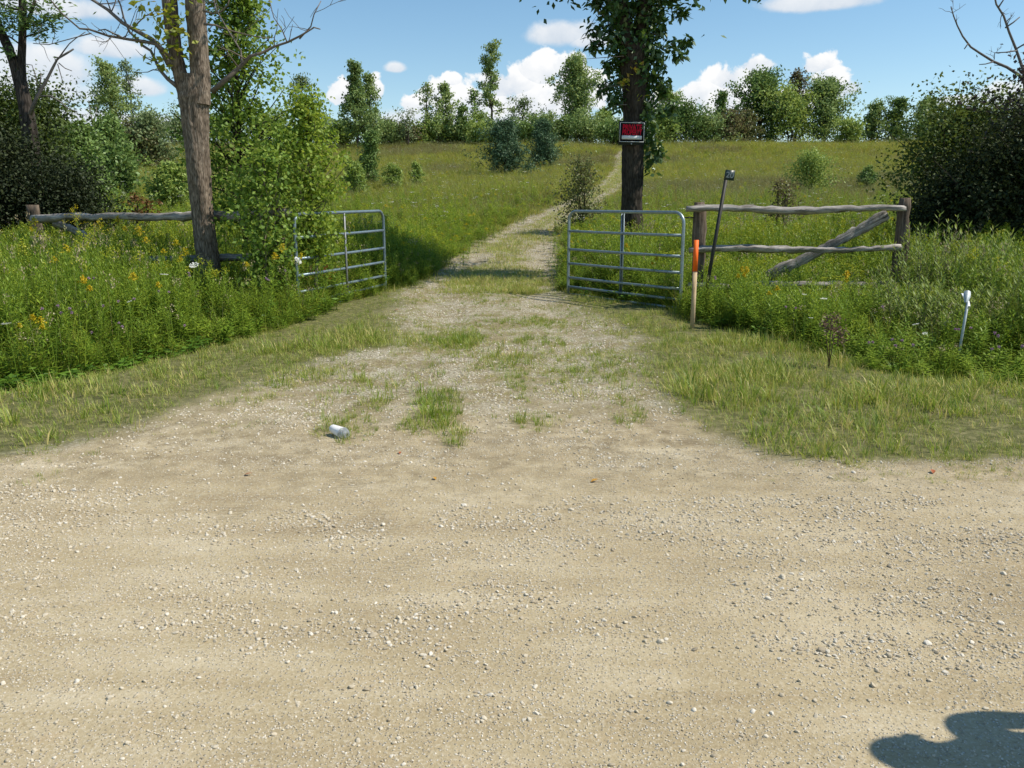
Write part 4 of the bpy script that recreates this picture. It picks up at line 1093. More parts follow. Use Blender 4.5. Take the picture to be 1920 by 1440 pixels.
# --- vine-hung tree, right of the lane
def vine_tree():
    D = 15.4
    root = empty('vine_hung_tree', (0, 0, 0)); tag(root, 'dark trunk hung with climbing vine behind the right gate, carrying the red sign', 'tree')
    P, Rr = pxpath([(1184, 500, 46), (1184, 440, 42), (1184, 380, 38), (1185, 320, 38), (1187, 250, 38), (1190, 200, 38), (1191, 150, 42), (1190, 110, 50), (1188, 85, 44)], D)
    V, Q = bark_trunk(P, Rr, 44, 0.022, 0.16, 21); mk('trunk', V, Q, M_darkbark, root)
    Pl, Rl = pxpath([(1178, 120, 26), (1174, 80, 26), (1166, 30, 28), (1162, 0, 27), (1150, -150, 24), (1130, -330, 16), (1110, -500, 8)], D-0.03)
    V, Q = bark_trunk(Pl, Rl, 28, 0.025, 0.16, 25); mk('stem', V, Q, M_darkbark, root)
    Pr, Rr2 = pxpath([(1199, 120, 26), (1201, 80, 25), (1205, 30, 25), (1209, 0, 26), (1225, -150, 22), (1250, -330, 15), (1270, -500, 8)], D+0.03)
    V, Q = bark_trunk(Pr, Rr2, 28, 0.025, 0.16, 29); mk('stem', V, Q, M_darkbark, root)
    rg = np.random.default_rng(9)
    runs = [[(1170,135),(1150,95),(1140,60),(1130,25),(1118,-5)],[(1165,60),(1140,70),(1118,85),(1112,88)],[(1165,40),(1135,48),(1110,58)],[(1168,100),(1148,115),(1140,125)],
            [(1172,140),(1150,152),(1135,160),(1128,172)],[(1175,180),(1158,182),(1146,190)],[(1140,20),(1125,8),(1115,0)],[(1210,10),(1240,12),(1268,18),(1285,22)],
            [(1212,60),(1240,68),(1262,85),(1278,76),(1288,80)],[(1212,75),(1235,90),(1258,95),(1276,102)],[(1210,105),(1230,112),(1240,125)],[(1210,140),(1230,145),(1250,155)],[(1210,160),(1228,165),(1248,172)],
            [(1212,190),(1230,205),(1250,205),(1265,198)],[(1215,30),(1230,40),(1240,55)],[(1225,-10),(1250,0),(1262,-8)],[(1205,215),(1218,240),(1222,262),(1216,285),(1224,320)],[(1208,240),(1225,268),(1238,290)],[(1205,150),(1212,190),(1214,225)],[(1150,0),(1135,-30),(1120,-70)],[(1215,-40),(1245,-60),(1280,-70)]]
    vines = []; lv = []
    for i, rn in enumerate(runs):
        dd = rg.uniform(-0.5, 0.3); P = np.array([at(a, b, D + dd*(k/len(rn))) for k, (a, b) in enumerate(rn)])
        vines.append(tube(P, np.linspace(0.008, 0.003, len(P)), 5, False))
        t = np.linspace(0, 1, 14); s = np.linspace(0, 1, len(P)); Pd = np.stack([np.interp(t, s, P[:, j]) for j in range(3)], 1)
        lv.append(leafspray(Pd, 78, 0.06, 0.14, 0.066, 0.75, rg))
        lv.append(leafspray(Pd[-4:], 22, 0.05, 0.14, 0.066, 0.9, rg))
    for i, rn in enumerate(runs):                # the same vine growing round the far and near sides of the trunk
        sg = 1 if (i % 2 or max(b for a, b in rn) > 150) else -1
        P = np.array([at(1190 + (a-1190)*0.55, b+10, D + sg*(0.25 + 0.75*k/len(rn))) for k, (a, b) in enumerate(rn)])
        t = np.linspace(0, 1, 14); s_ = np.linspace(0, 1, len(P)); Pd = np.stack([np.interp(t, s_, P[:, j]) for j in range(3)], 1)
        if sg < 0: Pd[:, 1] += 0.35
        lv.append(leafspray(Pd, 60, 0.08, 0.14, 0.07, 0.7, rg))
    # leaves clothing the stems themselves
    for Pp, Rp, n in ((Pl, Rl, 700), (Pr, Rr2, 900), (P*0, None, 0)):
        if n:
            t = rg.random(n)*0.75; s = np.linspace(0, 1, len(Pp)); c = np.stack([np.interp(t, s, Pp[:, j]) for j in range(3)], 1); a = rg.random(n)*6.28
            r = np.interp(t, s, Rp)*1.15 + rg.random(n)*0.14
            c = c + np.stack([np.cos(a)*r, np.sin(a)*r, np.zeros(n)], 1)
            lv.append(leaves(c, unit(rg.normal(size=(n, 3))*[1, 1, .4] + [0, 0, -0.7]), 0.11*rg.uniform(.7, 1.2, n), 0.055, unit(np.stack([np.cos(a), np.sin(a), np.full(n, .5)], 1))))
    V, Q = join(vines); mk('vine_stems', V, Q, M_twig, root)
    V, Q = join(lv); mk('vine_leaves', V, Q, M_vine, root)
    V, Q = join([leafspray(np.array([at(1172, 152, D-0.3)]), 16, 0.05, 0.11, 0.06, .5, rg), leafspray(np.array([at(1192, 128, D-0.35), at(1196, 184, D-0.35)]), 14, 0.05, 0.1, 0.06, .5, rg)])
    mk('yellowing_leaves', V, Q, M_yleaf, root)['label'] = 'a few yellowing leaves near the fork'
    for rn in ([(1168,82),(1125,20),(1105,50),(1092,80)], [(1170,105),(1130,108),(1094,111)], [(1175,160),(1140,162),(1120,170)], [(1175,196),(1150,198)]):
        P = np.array([at(a, b, D-0.2) for a, b in rn]); mk('dead_twig', *tube(P, np.linspace(0.009, 0.003, len(P)), 5, False), M_deadwood, root)
    # crown above the frame
    parts = []
    for _ in range(64):
        c = np.array([rg.normal(2.3, 0.75), rg.normal(D, 0.75), rg.uniform(5.6, 8.0)]); parts.append(leafspray(c[None], 170, 0.36, 0.15, 0.085, 0.4, rg))
    for _ in range(34):
        c = np.array([rg.normal(2.3, 0.8), rg.normal(D+1.1, 0.6), rg.uniform(5.9, 8.2)]); parts.append(leafspray(c[None], 170, 0.36, 0.15, 0.085, 0.4, rg))
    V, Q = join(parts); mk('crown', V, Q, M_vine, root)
    # sign
    Ds = D - 0.28
    c = at(1185, 248, Ds)
    w, h = 44/F*Ds*1.0, 33/F*Ds*1.02
    s = empty('private_property_sign', tuple(c)); tag(s, 'small black and red private property sign nailed to the dark trunk', 'sign')
    s.rotation_euler = (0.0, R(1.0), 0)
    mk('backing_board', *box((-0.004, 0.022, -0.012), (w+0.025, 0.018, h+0.075)), M_back, s)
    mk('sign_plate', *box((0, 0.006, 0), (w, 0.006, h)), M_blackboard, s)
    t = 0.008
    fr_ = join([box((0, 0.001, h/2-t/2), (w, 0.008, t)), box((0, 0.001, -h/2+t/2), (w, 0.008, t)), box((-w/2+t/2, 0.001, 0), (t, 0.008, h-2*t)), box((w/2-t/2, 0.001, 0), (t, 0.008, h-2*t))])
    mk('border', *fr_, M_white, s)
    mk('white_panel', *box((0, 0.001, -h*0.27), (w*0.82, 0.006, h*0.19)), M_white, s)
    for txt, zz, sz in (('PRIVATE', h*0.245, 0.125), ('PROPERTY', h*-0.015, 0.125)):
        o = text_mesh(txt, sz, M_red, s, 'lettering', 0.001, 0.72 if txt == 'PRIVATE' else 0.57, 0.03); o.rotation_euler = (R(90), 0, 0); o.location = (0, 0.000, zz)
        o.data.update()
    mk('nail_tab', *box((0, 0.008, -h/2-0.03), (0.02, 0.006, 0.03)), M_numgrey, s)
vine_tree()

# --- generic branching tree
def gen_tree(rg, Ht, Rc, r0, cs, prof, nb, ncl, nl, ls, sig, up=0.35, lw=0.6, lean=(0, 0), stems=1, kt=7, flat=0.7):
    """returns (wood V,Q), (leaf V,Q): trunk, limbs and leaf clumps with sky between them"""
    wood = []; lv = []
    for st in range(stems):
        off = rg.normal(0, 0.06*Rc, 2) if stems > 1 else np.zeros(2)
        h = Ht*(rg.uniform(0.75, 1) if st else 1.0)
        ln = np.array(lean)*h + (rg.normal(0, 0.22*Rc, 2) if stems > 1 else 0)
        t = np.linspace(0, 1, 9); wx = np.cumsum(rg.normal(0, 0.012*h, 9)); wy = np.cumsum(rg.normal(0, 0.012*h, 9)); wx[0] = wy[0] = 0
        P = np.stack([off[0] + ln[0]*t + wx, off[1] + ln[1]*t + wy, h*0.97*t - 0.1*(t == 0)], 1)
        rr = r0*(1-t)**0.8 + 0.006*(1+r0*6); rr[0] *= 1.3
        if stems > 1: rr *= 0.7
        wood.append(tube(P, rr, kt))
        n_ = nb//stems
        for i in range(n_):
            u = cs + (1-cs)*(i + rg.random())/n_
            b = np.array([np.interp(u, t, P[:, j]) for j in range(3)]); a = i*2.4 + rg.normal(0, 0.5)
            v = (u-cs)/(1-cs); L = Rc*prof(v)*rg.uniform(0.35, 1.38)
            e = up + 0.5*v + rg.normal(0, 0.15)
            d = np.array([math.cos(a)*math.cos(e), math.sin(a)*math.cos(e), math.sin(e)])
            q = [b]
            for k in range(3):
                d = unit(d + rg.normal(0, 0.13, 3) + [0, 0, 0.06]); q.append(q[-1] + d*L/3)
            q = np.array(q); br = np.interp(u, t, rr)*0.42
            wood.append(tube(q, np.linspace(br, 0.25*br + 0.002, 4), 4, False))
            for c in range(ncl):
                w = rg.uniform(0.35, 1.05); cc = b + (q[-1]-b)*w + rg.normal(0, 0.14*L + 0.02, 3)
                m = int(nl*rg.uniform(0.5, 1.4)); C = cc + rg.normal(0, sig, (m, 3))*[1, 1, flat]
                A = unit(rg.normal(size=(m, 3)) + [0, 0, -0.15])
                lv.append(leaves(C, A, ls*rg.uniform(0.6, 1.25, m), ls*lw*rg.uniform(0.7, 1.2, m), unit(rg.normal(0, .7, (m, 3)) + (cc - P[len(P)//2])*0.35/max(Rc, .1) + [0, 0, 0.7]), 0.1))
    return join(wood), join(lv)
oval = lambda v: max(0.15, math.sin(math.pi*min(1, 0.12 + 0.86*v))**0.7)
cone = lambda v: 1.0 - 0.85*v
column = lambda v: 0.75 + 0.25*math.sin(math.pi*v) - 0.55*max(0, v-0.75)/0.25
dome = lambda v: max(0.2, math.cos(v*math.pi/2)**0.5)
top_heavy = lambda v: 0.35 + 0.65*v if v < 0.7 else 0.8 - 1.6*(v-0.7)

def plant_tree(name, label, cat, loc, geo, wmat, lmat, group=None, crown='crown', rz=0):
    root = empty(name, tuple(loc), rz); tag(root, label, cat, group)
    mk('trunk', *geo[0], wmat, root, True); mk(crown, *geo[1], lmat, root)
    return root

# two leafy saplings by the left gate
rg = np.random.default_rng(31)
x, y, z = on(462, 12.6)
plant_tree('aspen_sapling', 'tall leafy green sapling growing just right of the forked trunk', 'tree', (x, y, z),
           gen_tree(rg, 4.55, 1.05, 0.045, 0.20, lambda v: (0.6+0.9*v if v < 0.35 else 0.92-0.55*(v-0.35)/0.65), 100, 6, 19, 0.066, 0.10, 0.5, 0.85), M_darkbark, M_poplar)
x, y, z = on(598, 11.25)
plant_tree('yellow_green_sapling', 'yellow-green sapling leaning over the left gate and hiding its top rail', 'tree', (x, y, z),
           gen_tree(rg, 2.75, 0.46, 0.022, 0.22, lambda v: 0.5+0.6*math.sin(math.pi*min(1, v*1.1)), 74, 5, 17, 0.060, 0.085, 0.45, 0.8, lean=(-0.05, 0.0)), M_twig, M_poplary)
x, y, z = on(512, 10.8)
plant_tree('leafy_shrub', 'bushy green shrub filling the gap between the two saplings', 'shrub', (x, y, z),
           gen_tree(rg, 2.3, 0.52, 0.022, 0.15, oval, 60, 5, 17, 0.062, 0.10, 0.45, 0.8, stems=2), M_twig, M_poplar)

# dark tree at far left with its dead limb
def dark_tree():
    D = 18.5; rg = np.random.default_rng(77)
    root = empty('dark_leaning_tree', (0, 0, 0)); tag(root, 'dark double-stemmed tree with a bare dead limb at the left edge', 'tree')
    P, Rr = pxpath([(62, 420, 42), (60, 330, 34), (56, 260, 28), (48, 200, 24), (40, 165, 23), (32, 130, 22), (22, 105, 17), (8, 75, 15), (-5, 45, 14), (-25, -20, 12), (-50, -160, 8)], D)
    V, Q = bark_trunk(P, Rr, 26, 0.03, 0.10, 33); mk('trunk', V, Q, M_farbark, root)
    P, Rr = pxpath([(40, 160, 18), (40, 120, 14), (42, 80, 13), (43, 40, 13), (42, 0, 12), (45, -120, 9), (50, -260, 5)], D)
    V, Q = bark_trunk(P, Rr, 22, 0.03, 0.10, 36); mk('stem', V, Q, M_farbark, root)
    dead = [[(56,215,8),(70,180,7),(85,155,6),(100,125,5),(108,110,4),(125,100,4),(138,92,3)],[(74,172,3),(76,150,2.5),(77,138,2)],[(72,170,2.5),(66,140,2),(60,122,1.6),(46,120,1.4)],[(76,180,3),(95,180,2.6),(112,190,2.2),(125,202,1.8),(145,210,1.5)],
            [(108,112,3),(120,95,2.5),(130,82,2),(142,72,1.8),(160,60,1.5)],[(108,120,2),(114,140,1.7),(118,155,1.4)],[(110,118,2),(122,128,1.6),(135,133,1.3)],[(105,118,2),(102,106,1.6),(112,108,1.4)]]
    V, Q = join([tube(pxpath(d_, D-0.2)[0], pxpath(d_, D-0.2)[1], 6) for d_ in dead]); mk('dead_limb', V, Q, M_deadwood, root)['label'] = 'bare grey dead limb reaching right'
    live = [[(46,55,8),(58,25,7),(66,0,6)],[(40,85,3),(20,70,3),(0,62,2)],[(45,70,3),(70,62,2.5),(92,55,2)],[(44,50,3),(75,45,2.5),(108,28,2)],[(34,130,3),(25,90,2.5),(10,60,2)],[(42,20,4),(22,15,3),(0,5,2)]]
    V, Q = join([tube(pxpath(d_, D-0.1)[0], pxpath(d_, D-0.1)[1], 6) for d_ in live]); mk('branch', V, Q, M_farbark, root)
    lv = []
    for (px, py, s, n) in [(10,18,.14,110),(28,25,.12,80),(5,45,.15,120),(65,8,.1,60),(60,48,.13,90),(85,45,.13,90),(98,32,.12,90),(75,58,.13,90),(52,35,.1,60),(112,28,.08,40),(20,50,.12,70),(18,100,.08,40),(55,20,.12,60),(0,-20,.3,200),(60,-60,.5,300),(-40,-60,.5,300),(30,-150,.6,400),(100,-20,.2,60)]:
        lv.append(leafspray(np.array([at(px, py, D-rg.random()*.4)]), n, s, 0.13, 0.045, 0.1, rg))
    for _ in range(34):
        c = np.array([rg.normal(-11.6, 1.7), rg.normal(D, 1.4), rg.uniform(6.6, 10.5)]); lv.append(leafspray(c[None], 130, 0.5, 0.16, 0.06, 0.2, rg))
    V, Q = join(lv); mk('crown', V, Q, M_bg3, root)
dark_tree()

# thickets: left
def bush(name, label, px, D, Ht, Rc, mat, cat='bush', ls=0.09, nb=60, ncl=6, nl=26, sig=None, seed=0, prof=None, cs=0.03, stems=3, up=0.45, group=None, wmat=None, lw=0.65, at_xy=None, flat=0.8):
    rg = np.random.default_rng(seed + int(px) + 1000)
    x, y, z = on(px, D) if at_xy is None else (at_xy[0], at_xy[1], float(H(*at_xy)))
    return plant_tree(name, label, cat, (x, y, z), gen_tree(rg, Ht, Rc, 0.02 + Ht*0.012, cs, prof or dome, nb, ncl, nl, ls, sig or Rc*0.13, up, lw, stems=stems, kt=5, flat=flat),
                      wmat or M_farbark, mat, group, 'foliage')
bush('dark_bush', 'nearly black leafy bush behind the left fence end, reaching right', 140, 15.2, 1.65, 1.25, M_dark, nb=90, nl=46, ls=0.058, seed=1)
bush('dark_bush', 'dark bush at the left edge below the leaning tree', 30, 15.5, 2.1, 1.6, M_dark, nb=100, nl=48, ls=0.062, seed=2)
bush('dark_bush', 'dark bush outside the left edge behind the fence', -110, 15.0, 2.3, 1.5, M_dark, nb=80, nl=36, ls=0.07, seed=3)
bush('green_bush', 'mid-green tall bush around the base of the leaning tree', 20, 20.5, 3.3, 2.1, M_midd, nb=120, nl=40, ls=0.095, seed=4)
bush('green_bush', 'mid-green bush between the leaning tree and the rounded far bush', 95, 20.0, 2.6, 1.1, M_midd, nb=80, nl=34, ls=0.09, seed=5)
bush('green_bush', 'light-topped bush behind the dark thicket at left', 140, 26.0, 3.0, 1.15, M_bg3, nb=80, nl=28, ls=0.14, seed=6)
bush('rounded_bush', 'rounded dark green bush in the meadow left of the forked trunk', 212, 34.0, 3.2, 1.2, M_bg3, nb=90, nl=30, ls=0.17, seed=7)
bush('rounded_bush', 'smaller bright green bush right beside the forked trunk at meadow level', 322, 30.0, 1.6, 0.8, M_bg2, nb=60, nl=26, ls=0.12, seed=8)
bush('scrub_bush', 'low olive bush left of the forked trunk near the skyline', 268, 62.0, 2.6, 2.0, M_bg5, nb=70, nl=26, ls=0.22, seed=9)
bush('scrub_bush', 'pale green shrub on the skyline left of the forked trunk', 287, 62.0, 3.7, 2.0, M_bg4, nb=60, nl=18, ls=0.22, seed=10)
bush('rust_dock', 'tall rust-brown dock plant in the meadow left of the forked trunk', 275, 18.5, 1.35, 0.32, M_rust, 'plant', ls=0.06, nb=30, nl=12, seed=11, prof=column, stems=3)
bush('rust_dock', 'short rust-brown dock plant close beside the forked trunk', 338, 17.5, 0.95, 0.18, M_rust, 'plant', ls=0.05, nb=20, nl=9, seed=12, prof=column, stems=2)

# right thicket
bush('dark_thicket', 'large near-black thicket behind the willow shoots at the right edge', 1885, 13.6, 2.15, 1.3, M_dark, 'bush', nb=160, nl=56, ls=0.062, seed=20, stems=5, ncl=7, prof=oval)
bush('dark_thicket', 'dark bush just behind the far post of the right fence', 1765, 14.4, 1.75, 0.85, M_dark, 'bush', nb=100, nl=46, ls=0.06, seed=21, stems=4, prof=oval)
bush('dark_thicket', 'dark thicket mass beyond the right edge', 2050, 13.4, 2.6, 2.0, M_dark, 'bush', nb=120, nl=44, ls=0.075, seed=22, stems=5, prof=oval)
bush('olive_thicket', 'olive upper bush rising above the dark thicket at right', 1790, 16.6, 3.0, 1.6, M_midd, 'bush', nb=130, nl=34, ls=0.08, seed=23, stems=4, prof=oval)
bush('bronze_leaved_tree', 'sparse purple-bronze leaved small tree top above the right thicket', 1900, 14.6, 3.75, 0.95, M_purp, 'tree', nb=46, nl=7, ls=0.10, seed=24, stems=3, prof=oval, cs=0.4, sig=0.16, wmat=M_farbark)
def dead_tree():
    D = 15.6; rg = np.random.default_rng(3)
    root = empty('dead_tree', (0, 0, 0)); tag(root, 'bare dead tree with thin curved limbs at the upper right corner', 'tree')
    P, Rr = pxpath([(1945, 430, 16), (1940, 330, 14), (1932, 230, 12), (1925, 170, 10), (1921, 145, 9)], D); mk('trunk', *tube(P, Rr, 8), M_deadwood, root, True)
    for i, b in enumerate([[(1925,155,8),(1910,140,6),(1888,126,5),(1862,115,4.5),(1838,100,4),(1820,88,3.6),(1805,68,3.2),(1795,48,2.8),(1788,30,2.4),(1783,12,2)],[(1925,165,8),(1918,130,6),(1905,92,5),(1892,60,4.5),(1882,30,4),(1868,8,3.5),(1862,-20,3)],
              [(1885,52,3),(1900,42,2.4),(1912,32,2)],[(1872,14,3),(1880,2,2.4),(1888,-10,2)],[(1906,95,3),(1885,98,2.2),(1865,99,1.8),(1864,112,1.5)],[(1862,116,3),(1848,120,2),(1836,121,1.5)],[(1815,82,2.5),(1808,92,1.8)],[(1905,92,3),(1925,80,2.4),(1940,70,2)],[(1932,150,6),(1955,90,5),(1975,20,4),(1990,-80,3)]]):
        P, Rr = pxpath(b, D - 0.1*i); parts = [tube(P, Rr, 6)]
        if len(b) > 3: parts += twigs(P, Rr, 5, 0.28, rg, 0.2)[0]
        mk('limb', *join(parts), M_deadwood, root, True)
dead_tree()

# willow shoots at right
def willow(px, D, Ht, seed, label, n=46, spread=0.55):
    rg = np.random.default_rng(seed); x, y, z = on(px, D)
    root = empty('willow_shrub', (x, y, z)); tag(root, label, 'shrub')
    wood = []; lv = []
    for i in range(n):
        a = rg.random()*6.28; r = spread*math.sqrt(rg.random()); h = Ht*rg.uniform(0.55, 1.05)*(1-0.3*r/spread)
        b = np.array([r*math.cos(a)*0.8, r*math.sin(a)*0.8, -0.03]); t = np.linspace(0, 1, 6)
        P = b + np.stack([r*math.cos(a)*0.5*t**1.4 + rg.normal(0, .02)*t, r*math.sin(a)*0.5*t**1.4, h*t], 1)
        wood.append(tube(P, np.linspace(0.006, 0.002, 6), 4, False))
        m = 44; u = np.linspace(0.15, 1, m); B = np.stack([np.interp(u, t, P[:, j]) for j in range(3)], 1); aa = np.arange(m)*2.4 + rg.random()*6
        A = np.stack([np.cos(aa), np.sin(aa), 0.9 + rg.normal(0, .25, m)], 1)
        lv.append(leaves(B, A, 0.095*rg.uniform(.6, 1.2, m), 0.017*rg.uniform(.8, 1.2, m), unit(np.stack([-np.cos(aa)*.4, -np.sin(aa)*.4, np.ones(m)], 1)), -0.1))
    mk('stems', *join(wood), M_twig, root); mk('foliage', *join(lv), M_willow, root)
willow(1725, 10.6, 1.35, 41, 'leftmost willow shrub, beside the far post of the right fence', 52, 0.5)
willow(1800, 10.4, 1.40, 42, 'tall willow shrub directly behind the white bent marker', 56, 0.55)
willow(1880, 10.0, 1.15, 43, 'willow shrub right of the white bent marker, at the edge', 52, 0.55)
willow(1960, 9.6, 1.0, 44, 'willow shrub partly outside the right edge', 46, 0.55)
willow(1700, 9.4, 0.85, 45, 'low willow shrub in front of the right fence post', 40, 0.45)
willow(1850, 9.0, 0.85, 46, 'low willow shrub just behind the white bent marker', 40, 0.5)
willow(1765, 8.9, 0.8, 47, 'low willow shrub just left of the white bent marker', 40, 0.45)

# ------------------------------------------------------------------ meadow shrubs
bush('juniper', 'small dark columnar juniper in the meadow right of the saplings', 695, 43, 2.5, 0.72, M_bg3, 'tree', ls=0.12, nb=70, nl=22, prof=column, stems=1, seed=30, up=0.9)
bush('pine', 'wide blue-green young pine in the meadow, left of the other pine', 948, 52, 3.0, 1.65, M_pine, 'tree', ls=0.20, lw=0.30, nb=70, nl=30, sig=0.16, prof=dome, stems=1, seed=31, up=0.5)
bush('pine', 'blue-green young pine nearer the lane, right of the wider pine', 1022, 60, 3.2, 1.5, M_pine, 'tree', ls=0.20, lw=0.30, nb=70, nl=30, sig=0.16, prof=cone, stems=1, seed=32, up=0.5)
bush('meadow_shrub', 'tiny light shrub in the meadow just right of the juniper', 738, 41, 1.3, 0.5, M_bg2, 'shrub', ls=0.10, nb=30, nl=16, seed=33)
bush('meadow_shrub', 'small thin shrub standing alone in the open meadow left of centre', 782, 43, 1.25, 0.45, M_bg2, 'shrub', ls=0.10, nb=24, nl=14, seed=34)
bush('laneside_shrub', 'brownish sparse shrub on the left bank of the lane above the right gate', 1088, 24.5, 1.9, 0.75, M_bg5, 'shrub', ls=0.085, nb=46, nl=13, prof=oval, seed=35, sig=0.17)
bush('meadow_shrub', 'rounded green shrub in the meadow above the right fence', 1522, 40, 1.9, 1.0, M_bg2, 'shrub', ls=0.11, nb=34, nl=22, seed=36, sig=0.2)
bush('meadow_shrub', 'small dark shrub in the meadow near the right thicket', 1622, 42, 1.1, 0.5, M_bg3, 'shrub', ls=0.11, nb=30, nl=16, seed=37)
bush('meadow_shrub', 'slender sparse shrub in the meadow directly behind the right fence rails', 1458, 21, 1.55, 0.42, M_bg5, 'shrub', ls=0.07, nb=36, nl=9, prof=column, seed=38, sig=0.1)
bush('meadow_shrub', 'dark little shrub beside the juniper foot', 668, 38, 1.5, 0.7, M_bg2, 'shrub', ls=0.11, nb=36, nl=18, seed=39)

# ------------------------------------------------------------------ skyline trees
def ztop_h(px, py_top, D):
    z0 = float(H(on(px, D)[0], D)); return zof(px, py_top, D) - z0
def sky_tree(name, label, px, top, D, wpx, mat, prof=oval, cs=0.3, nb=34, ncl=5, nl=26, ls=0.30, sig=None, cat='tree', stems=1, up=0.4, seed=0, r0=0.13, lean=(0, 0), group=None, flat=0.7):
    rg = np.random.default_rng(500 + seed + int(px)); Ht = ztop_h(px, top, D); Rc = wpx/2/F*D*1.08
    x, y, z = on(px, D)
    return plant_tree(name, label, cat, (x, y, z), gen_tree(rg, Ht, Rc, r0, cs, prof, int(nb*(0.72 if cat == 'tree' else 0.9)), ncl, int(nl*0.8), ls*0.85, sig or max(0.22, Rc*0.11), up, 0.65, lean=lean, stems=stems, kt=6, flat=flat), M_farbark, mat, group)
D0 = 100
sky_tree('tall_tree', 'two-lobed tree on the skyline between the leaning and forked trunks', 222, 122, 78, 82, M_bg1, oval, 0.34, 44, 6, 34, 0.30, seed=1, r0=0.16)
sky_tree('tall_tree', 'thin airy tree touching the two-lobed skyline tree on its right', 252, 116, 80, 50, M_bg4, oval, 0.35, 30, 5, 20, 0.28, seed=2)
sky_tree('airy_tree', 'pale see-through tree on the skyline left of the two-lobed tree', 112, 186, 80, 60, M_bg4, oval, 0.3, 26, 4, 12, 0.26, seed=3)
sky_tree('airy_tree', 'pale grey-green tree top showing behind the aspen sapling', 578, 142, 88, 70, M_bg4, oval, 0.3, 34, 5, 20, 0.30, seed=4)
sky_tree('tall_tree', 'dense conical tree on the skyline above the juniper', 674, 120, 84, 66, M_bg1, lambda v: 0.55+0.45*math.sin(math.pi*min(1, v+0.25)) - 0.3*v, 0.12, 60, 6, 34, 0.34, seed=5, r0=0.14)
sky_tree('tall_tree', 'narrower spire joined to the right side of the conical tree', 700, 136, 86, 34, M_bg1, column, 0.1, 40, 5, 26, 0.32, seed=6)
sky_tree('slender_tree', 'thin slender tree, left one of the close pair left of centre', 802, 160, 94, 30, M_bg1, column, 0.25, 24, 4, 20, 0.32, seed=7)
sky_tree('slender_tree', 'fuller slender tree, right one of the close pair left of centre', 834, 156, 94, 50, M_bg1, oval, 0.2, 38, 5, 26, 0.34, seed=8)
sky_tree('spruce', 'short dark conical tree between the close pair and the tallest tree', 868, 200, 92, 42, M_bg3, cone, 0.08, 36, 5, 24, 0.30, seed=9)
sky_tree('slender_tree', 'narrow dark tree just left of the tallest skyline tree', 888, 170, 96, 32, M_bg3, column, 0.2, 26, 4, 20, 0.32, seed=10)
sky_tree('tallest_tree', 'tallest slender skyline tree with tufted tiers and a bare lower trunk', 919, 92, 98, 62, M_bg1, lambda v: (0.9 if v < 0.25 else 0.55 if v < 0.45 else 0.78), 0.34, 34, 5, 34, 0.36, seed=11, r0=0.16, flat=0.55)
sky_tree('airy_tree', 'light airy tree between the tallest tree and the big oval tree', 978, 192, 96, 62, M_bg4, oval, 0.25, 32, 5, 16, 0.30, seed=12)
sky_tree('airy_tree', 'small yellowish tree beneath the tallest skyline tree', 905, 215, 94, 50, M_bg2, oval, 0.15, 30, 5, 18, 0.28, seed=13, stems=2)
sky_tree('oval_tree', 'big oval-crowned tree on the skyline left of the vine-hung trunk', 1083, 118, 98, 92, M_bg1, oval, 0.14, 74, 6, 42, 0.38, seed=14, r0=0.2)
sky_tree('bushy_tree', 'bushy light-green tree behind the left side of the vine-hung trunk', 1138, 205, 96, 66, M_bg2, dome, 0.08, 50, 5, 26, 0.32, seed=15, stems=2)
sky_tree('bushy_tree', 'bushy tree just right of the private property sign', 1252, 178, 96, 60, M_bg2, oval, 0.1, 50, 5, 28, 0.34, seed=16)
sky_tree('spiky_tree', 'pointed tree between the sign and the large round grove', 1345, 174, 96, 46, M_bg3, cone, 0.05, 46, 5, 28, 0.32, seed=17)
sky_tree('grove_tree', 'rounded dark tree forming the left shoulder of the large grove', 1425, 144, 100, 112, M_bg3, dome, 0.08, 74, 6, 44, 0.40, seed=18, r0=0.2)
sky_tree('grove_tree', 'ragged reddish-topped tree at the peak of the large grove', 1490, 136, 102, 56, M_bg5, oval, 0.3, 46, 5, 22, 0.34, seed=19, r0=0.2)
sky_tree('grove_tree', 'lighter round tree at the right side of the large grove', 1545, 162, 99, 108, M_bg1, dome, 0.06, 70, 6, 40, 0.38, seed=20)
sky_tree('grove_tree', 'front olive bush-tree at the foot of the large grove', 1485, 178, 96, 120, M_bg2, dome, 0.04, 60, 6, 34, 0.36, seed=21, stems=3)
sky_tree('grove_tree', 'low brownish tree at the left foot of the large grove', 1395, 212, 95, 56, M_bg5, dome, 0.05, 44, 5, 26, 0.34, seed=22, stems=2)
sky_tree('far_tree', 'left tree of the far trio right of the large grove', 1632, 198, 108, 60, M_bg1, dome, 0.06, 50, 5, 30, 0.38, seed=23)
sky_tree('far_tree', 'middle tree of the far trio right of the large grove', 1678, 188, 108, 62, M_bg3, dome, 0.06, 50, 5, 32, 0.38, seed=24)
sky_tree('far_tree', 'right tree of the far trio, partly behind the olive bush', 1722, 190, 108, 60, M_bg1, dome, 0.06, 50, 5, 30, 0.38, seed=25)
sky_tree('twisted_tree', 'low twisted open tree standing left of the close slender pair', 762, 214, 88, 62, M_bg4, top_heavy, 0.2, 22, 5, 13, 0.26, seed=26, up=0.6, stems=2, r0=0.14)
# bare snag
def snag():
    root = empty('bare_snag', (0, 0, 0)); tag(root, 'leafless grey snag on the skyline left of the two-lobed tree', 'tree')
    D = 60; rg = np.random.default_rng(8)
    parts = [tube(*pxpath(b, D), 5) for b in [[(176,262,4),(174,235,3),(170,210,2),(166,188,1.4)],[(174,238,2.5),(180,215,1.6),(181,200,1.2)],[(174,250,2.5),(160,240,1.6),(152,232,1.2)],[(171,215,1.6),(163,203,1.1)]]]
    mk('bare_stems', *join(parts), M_deadwood, root)
snag()
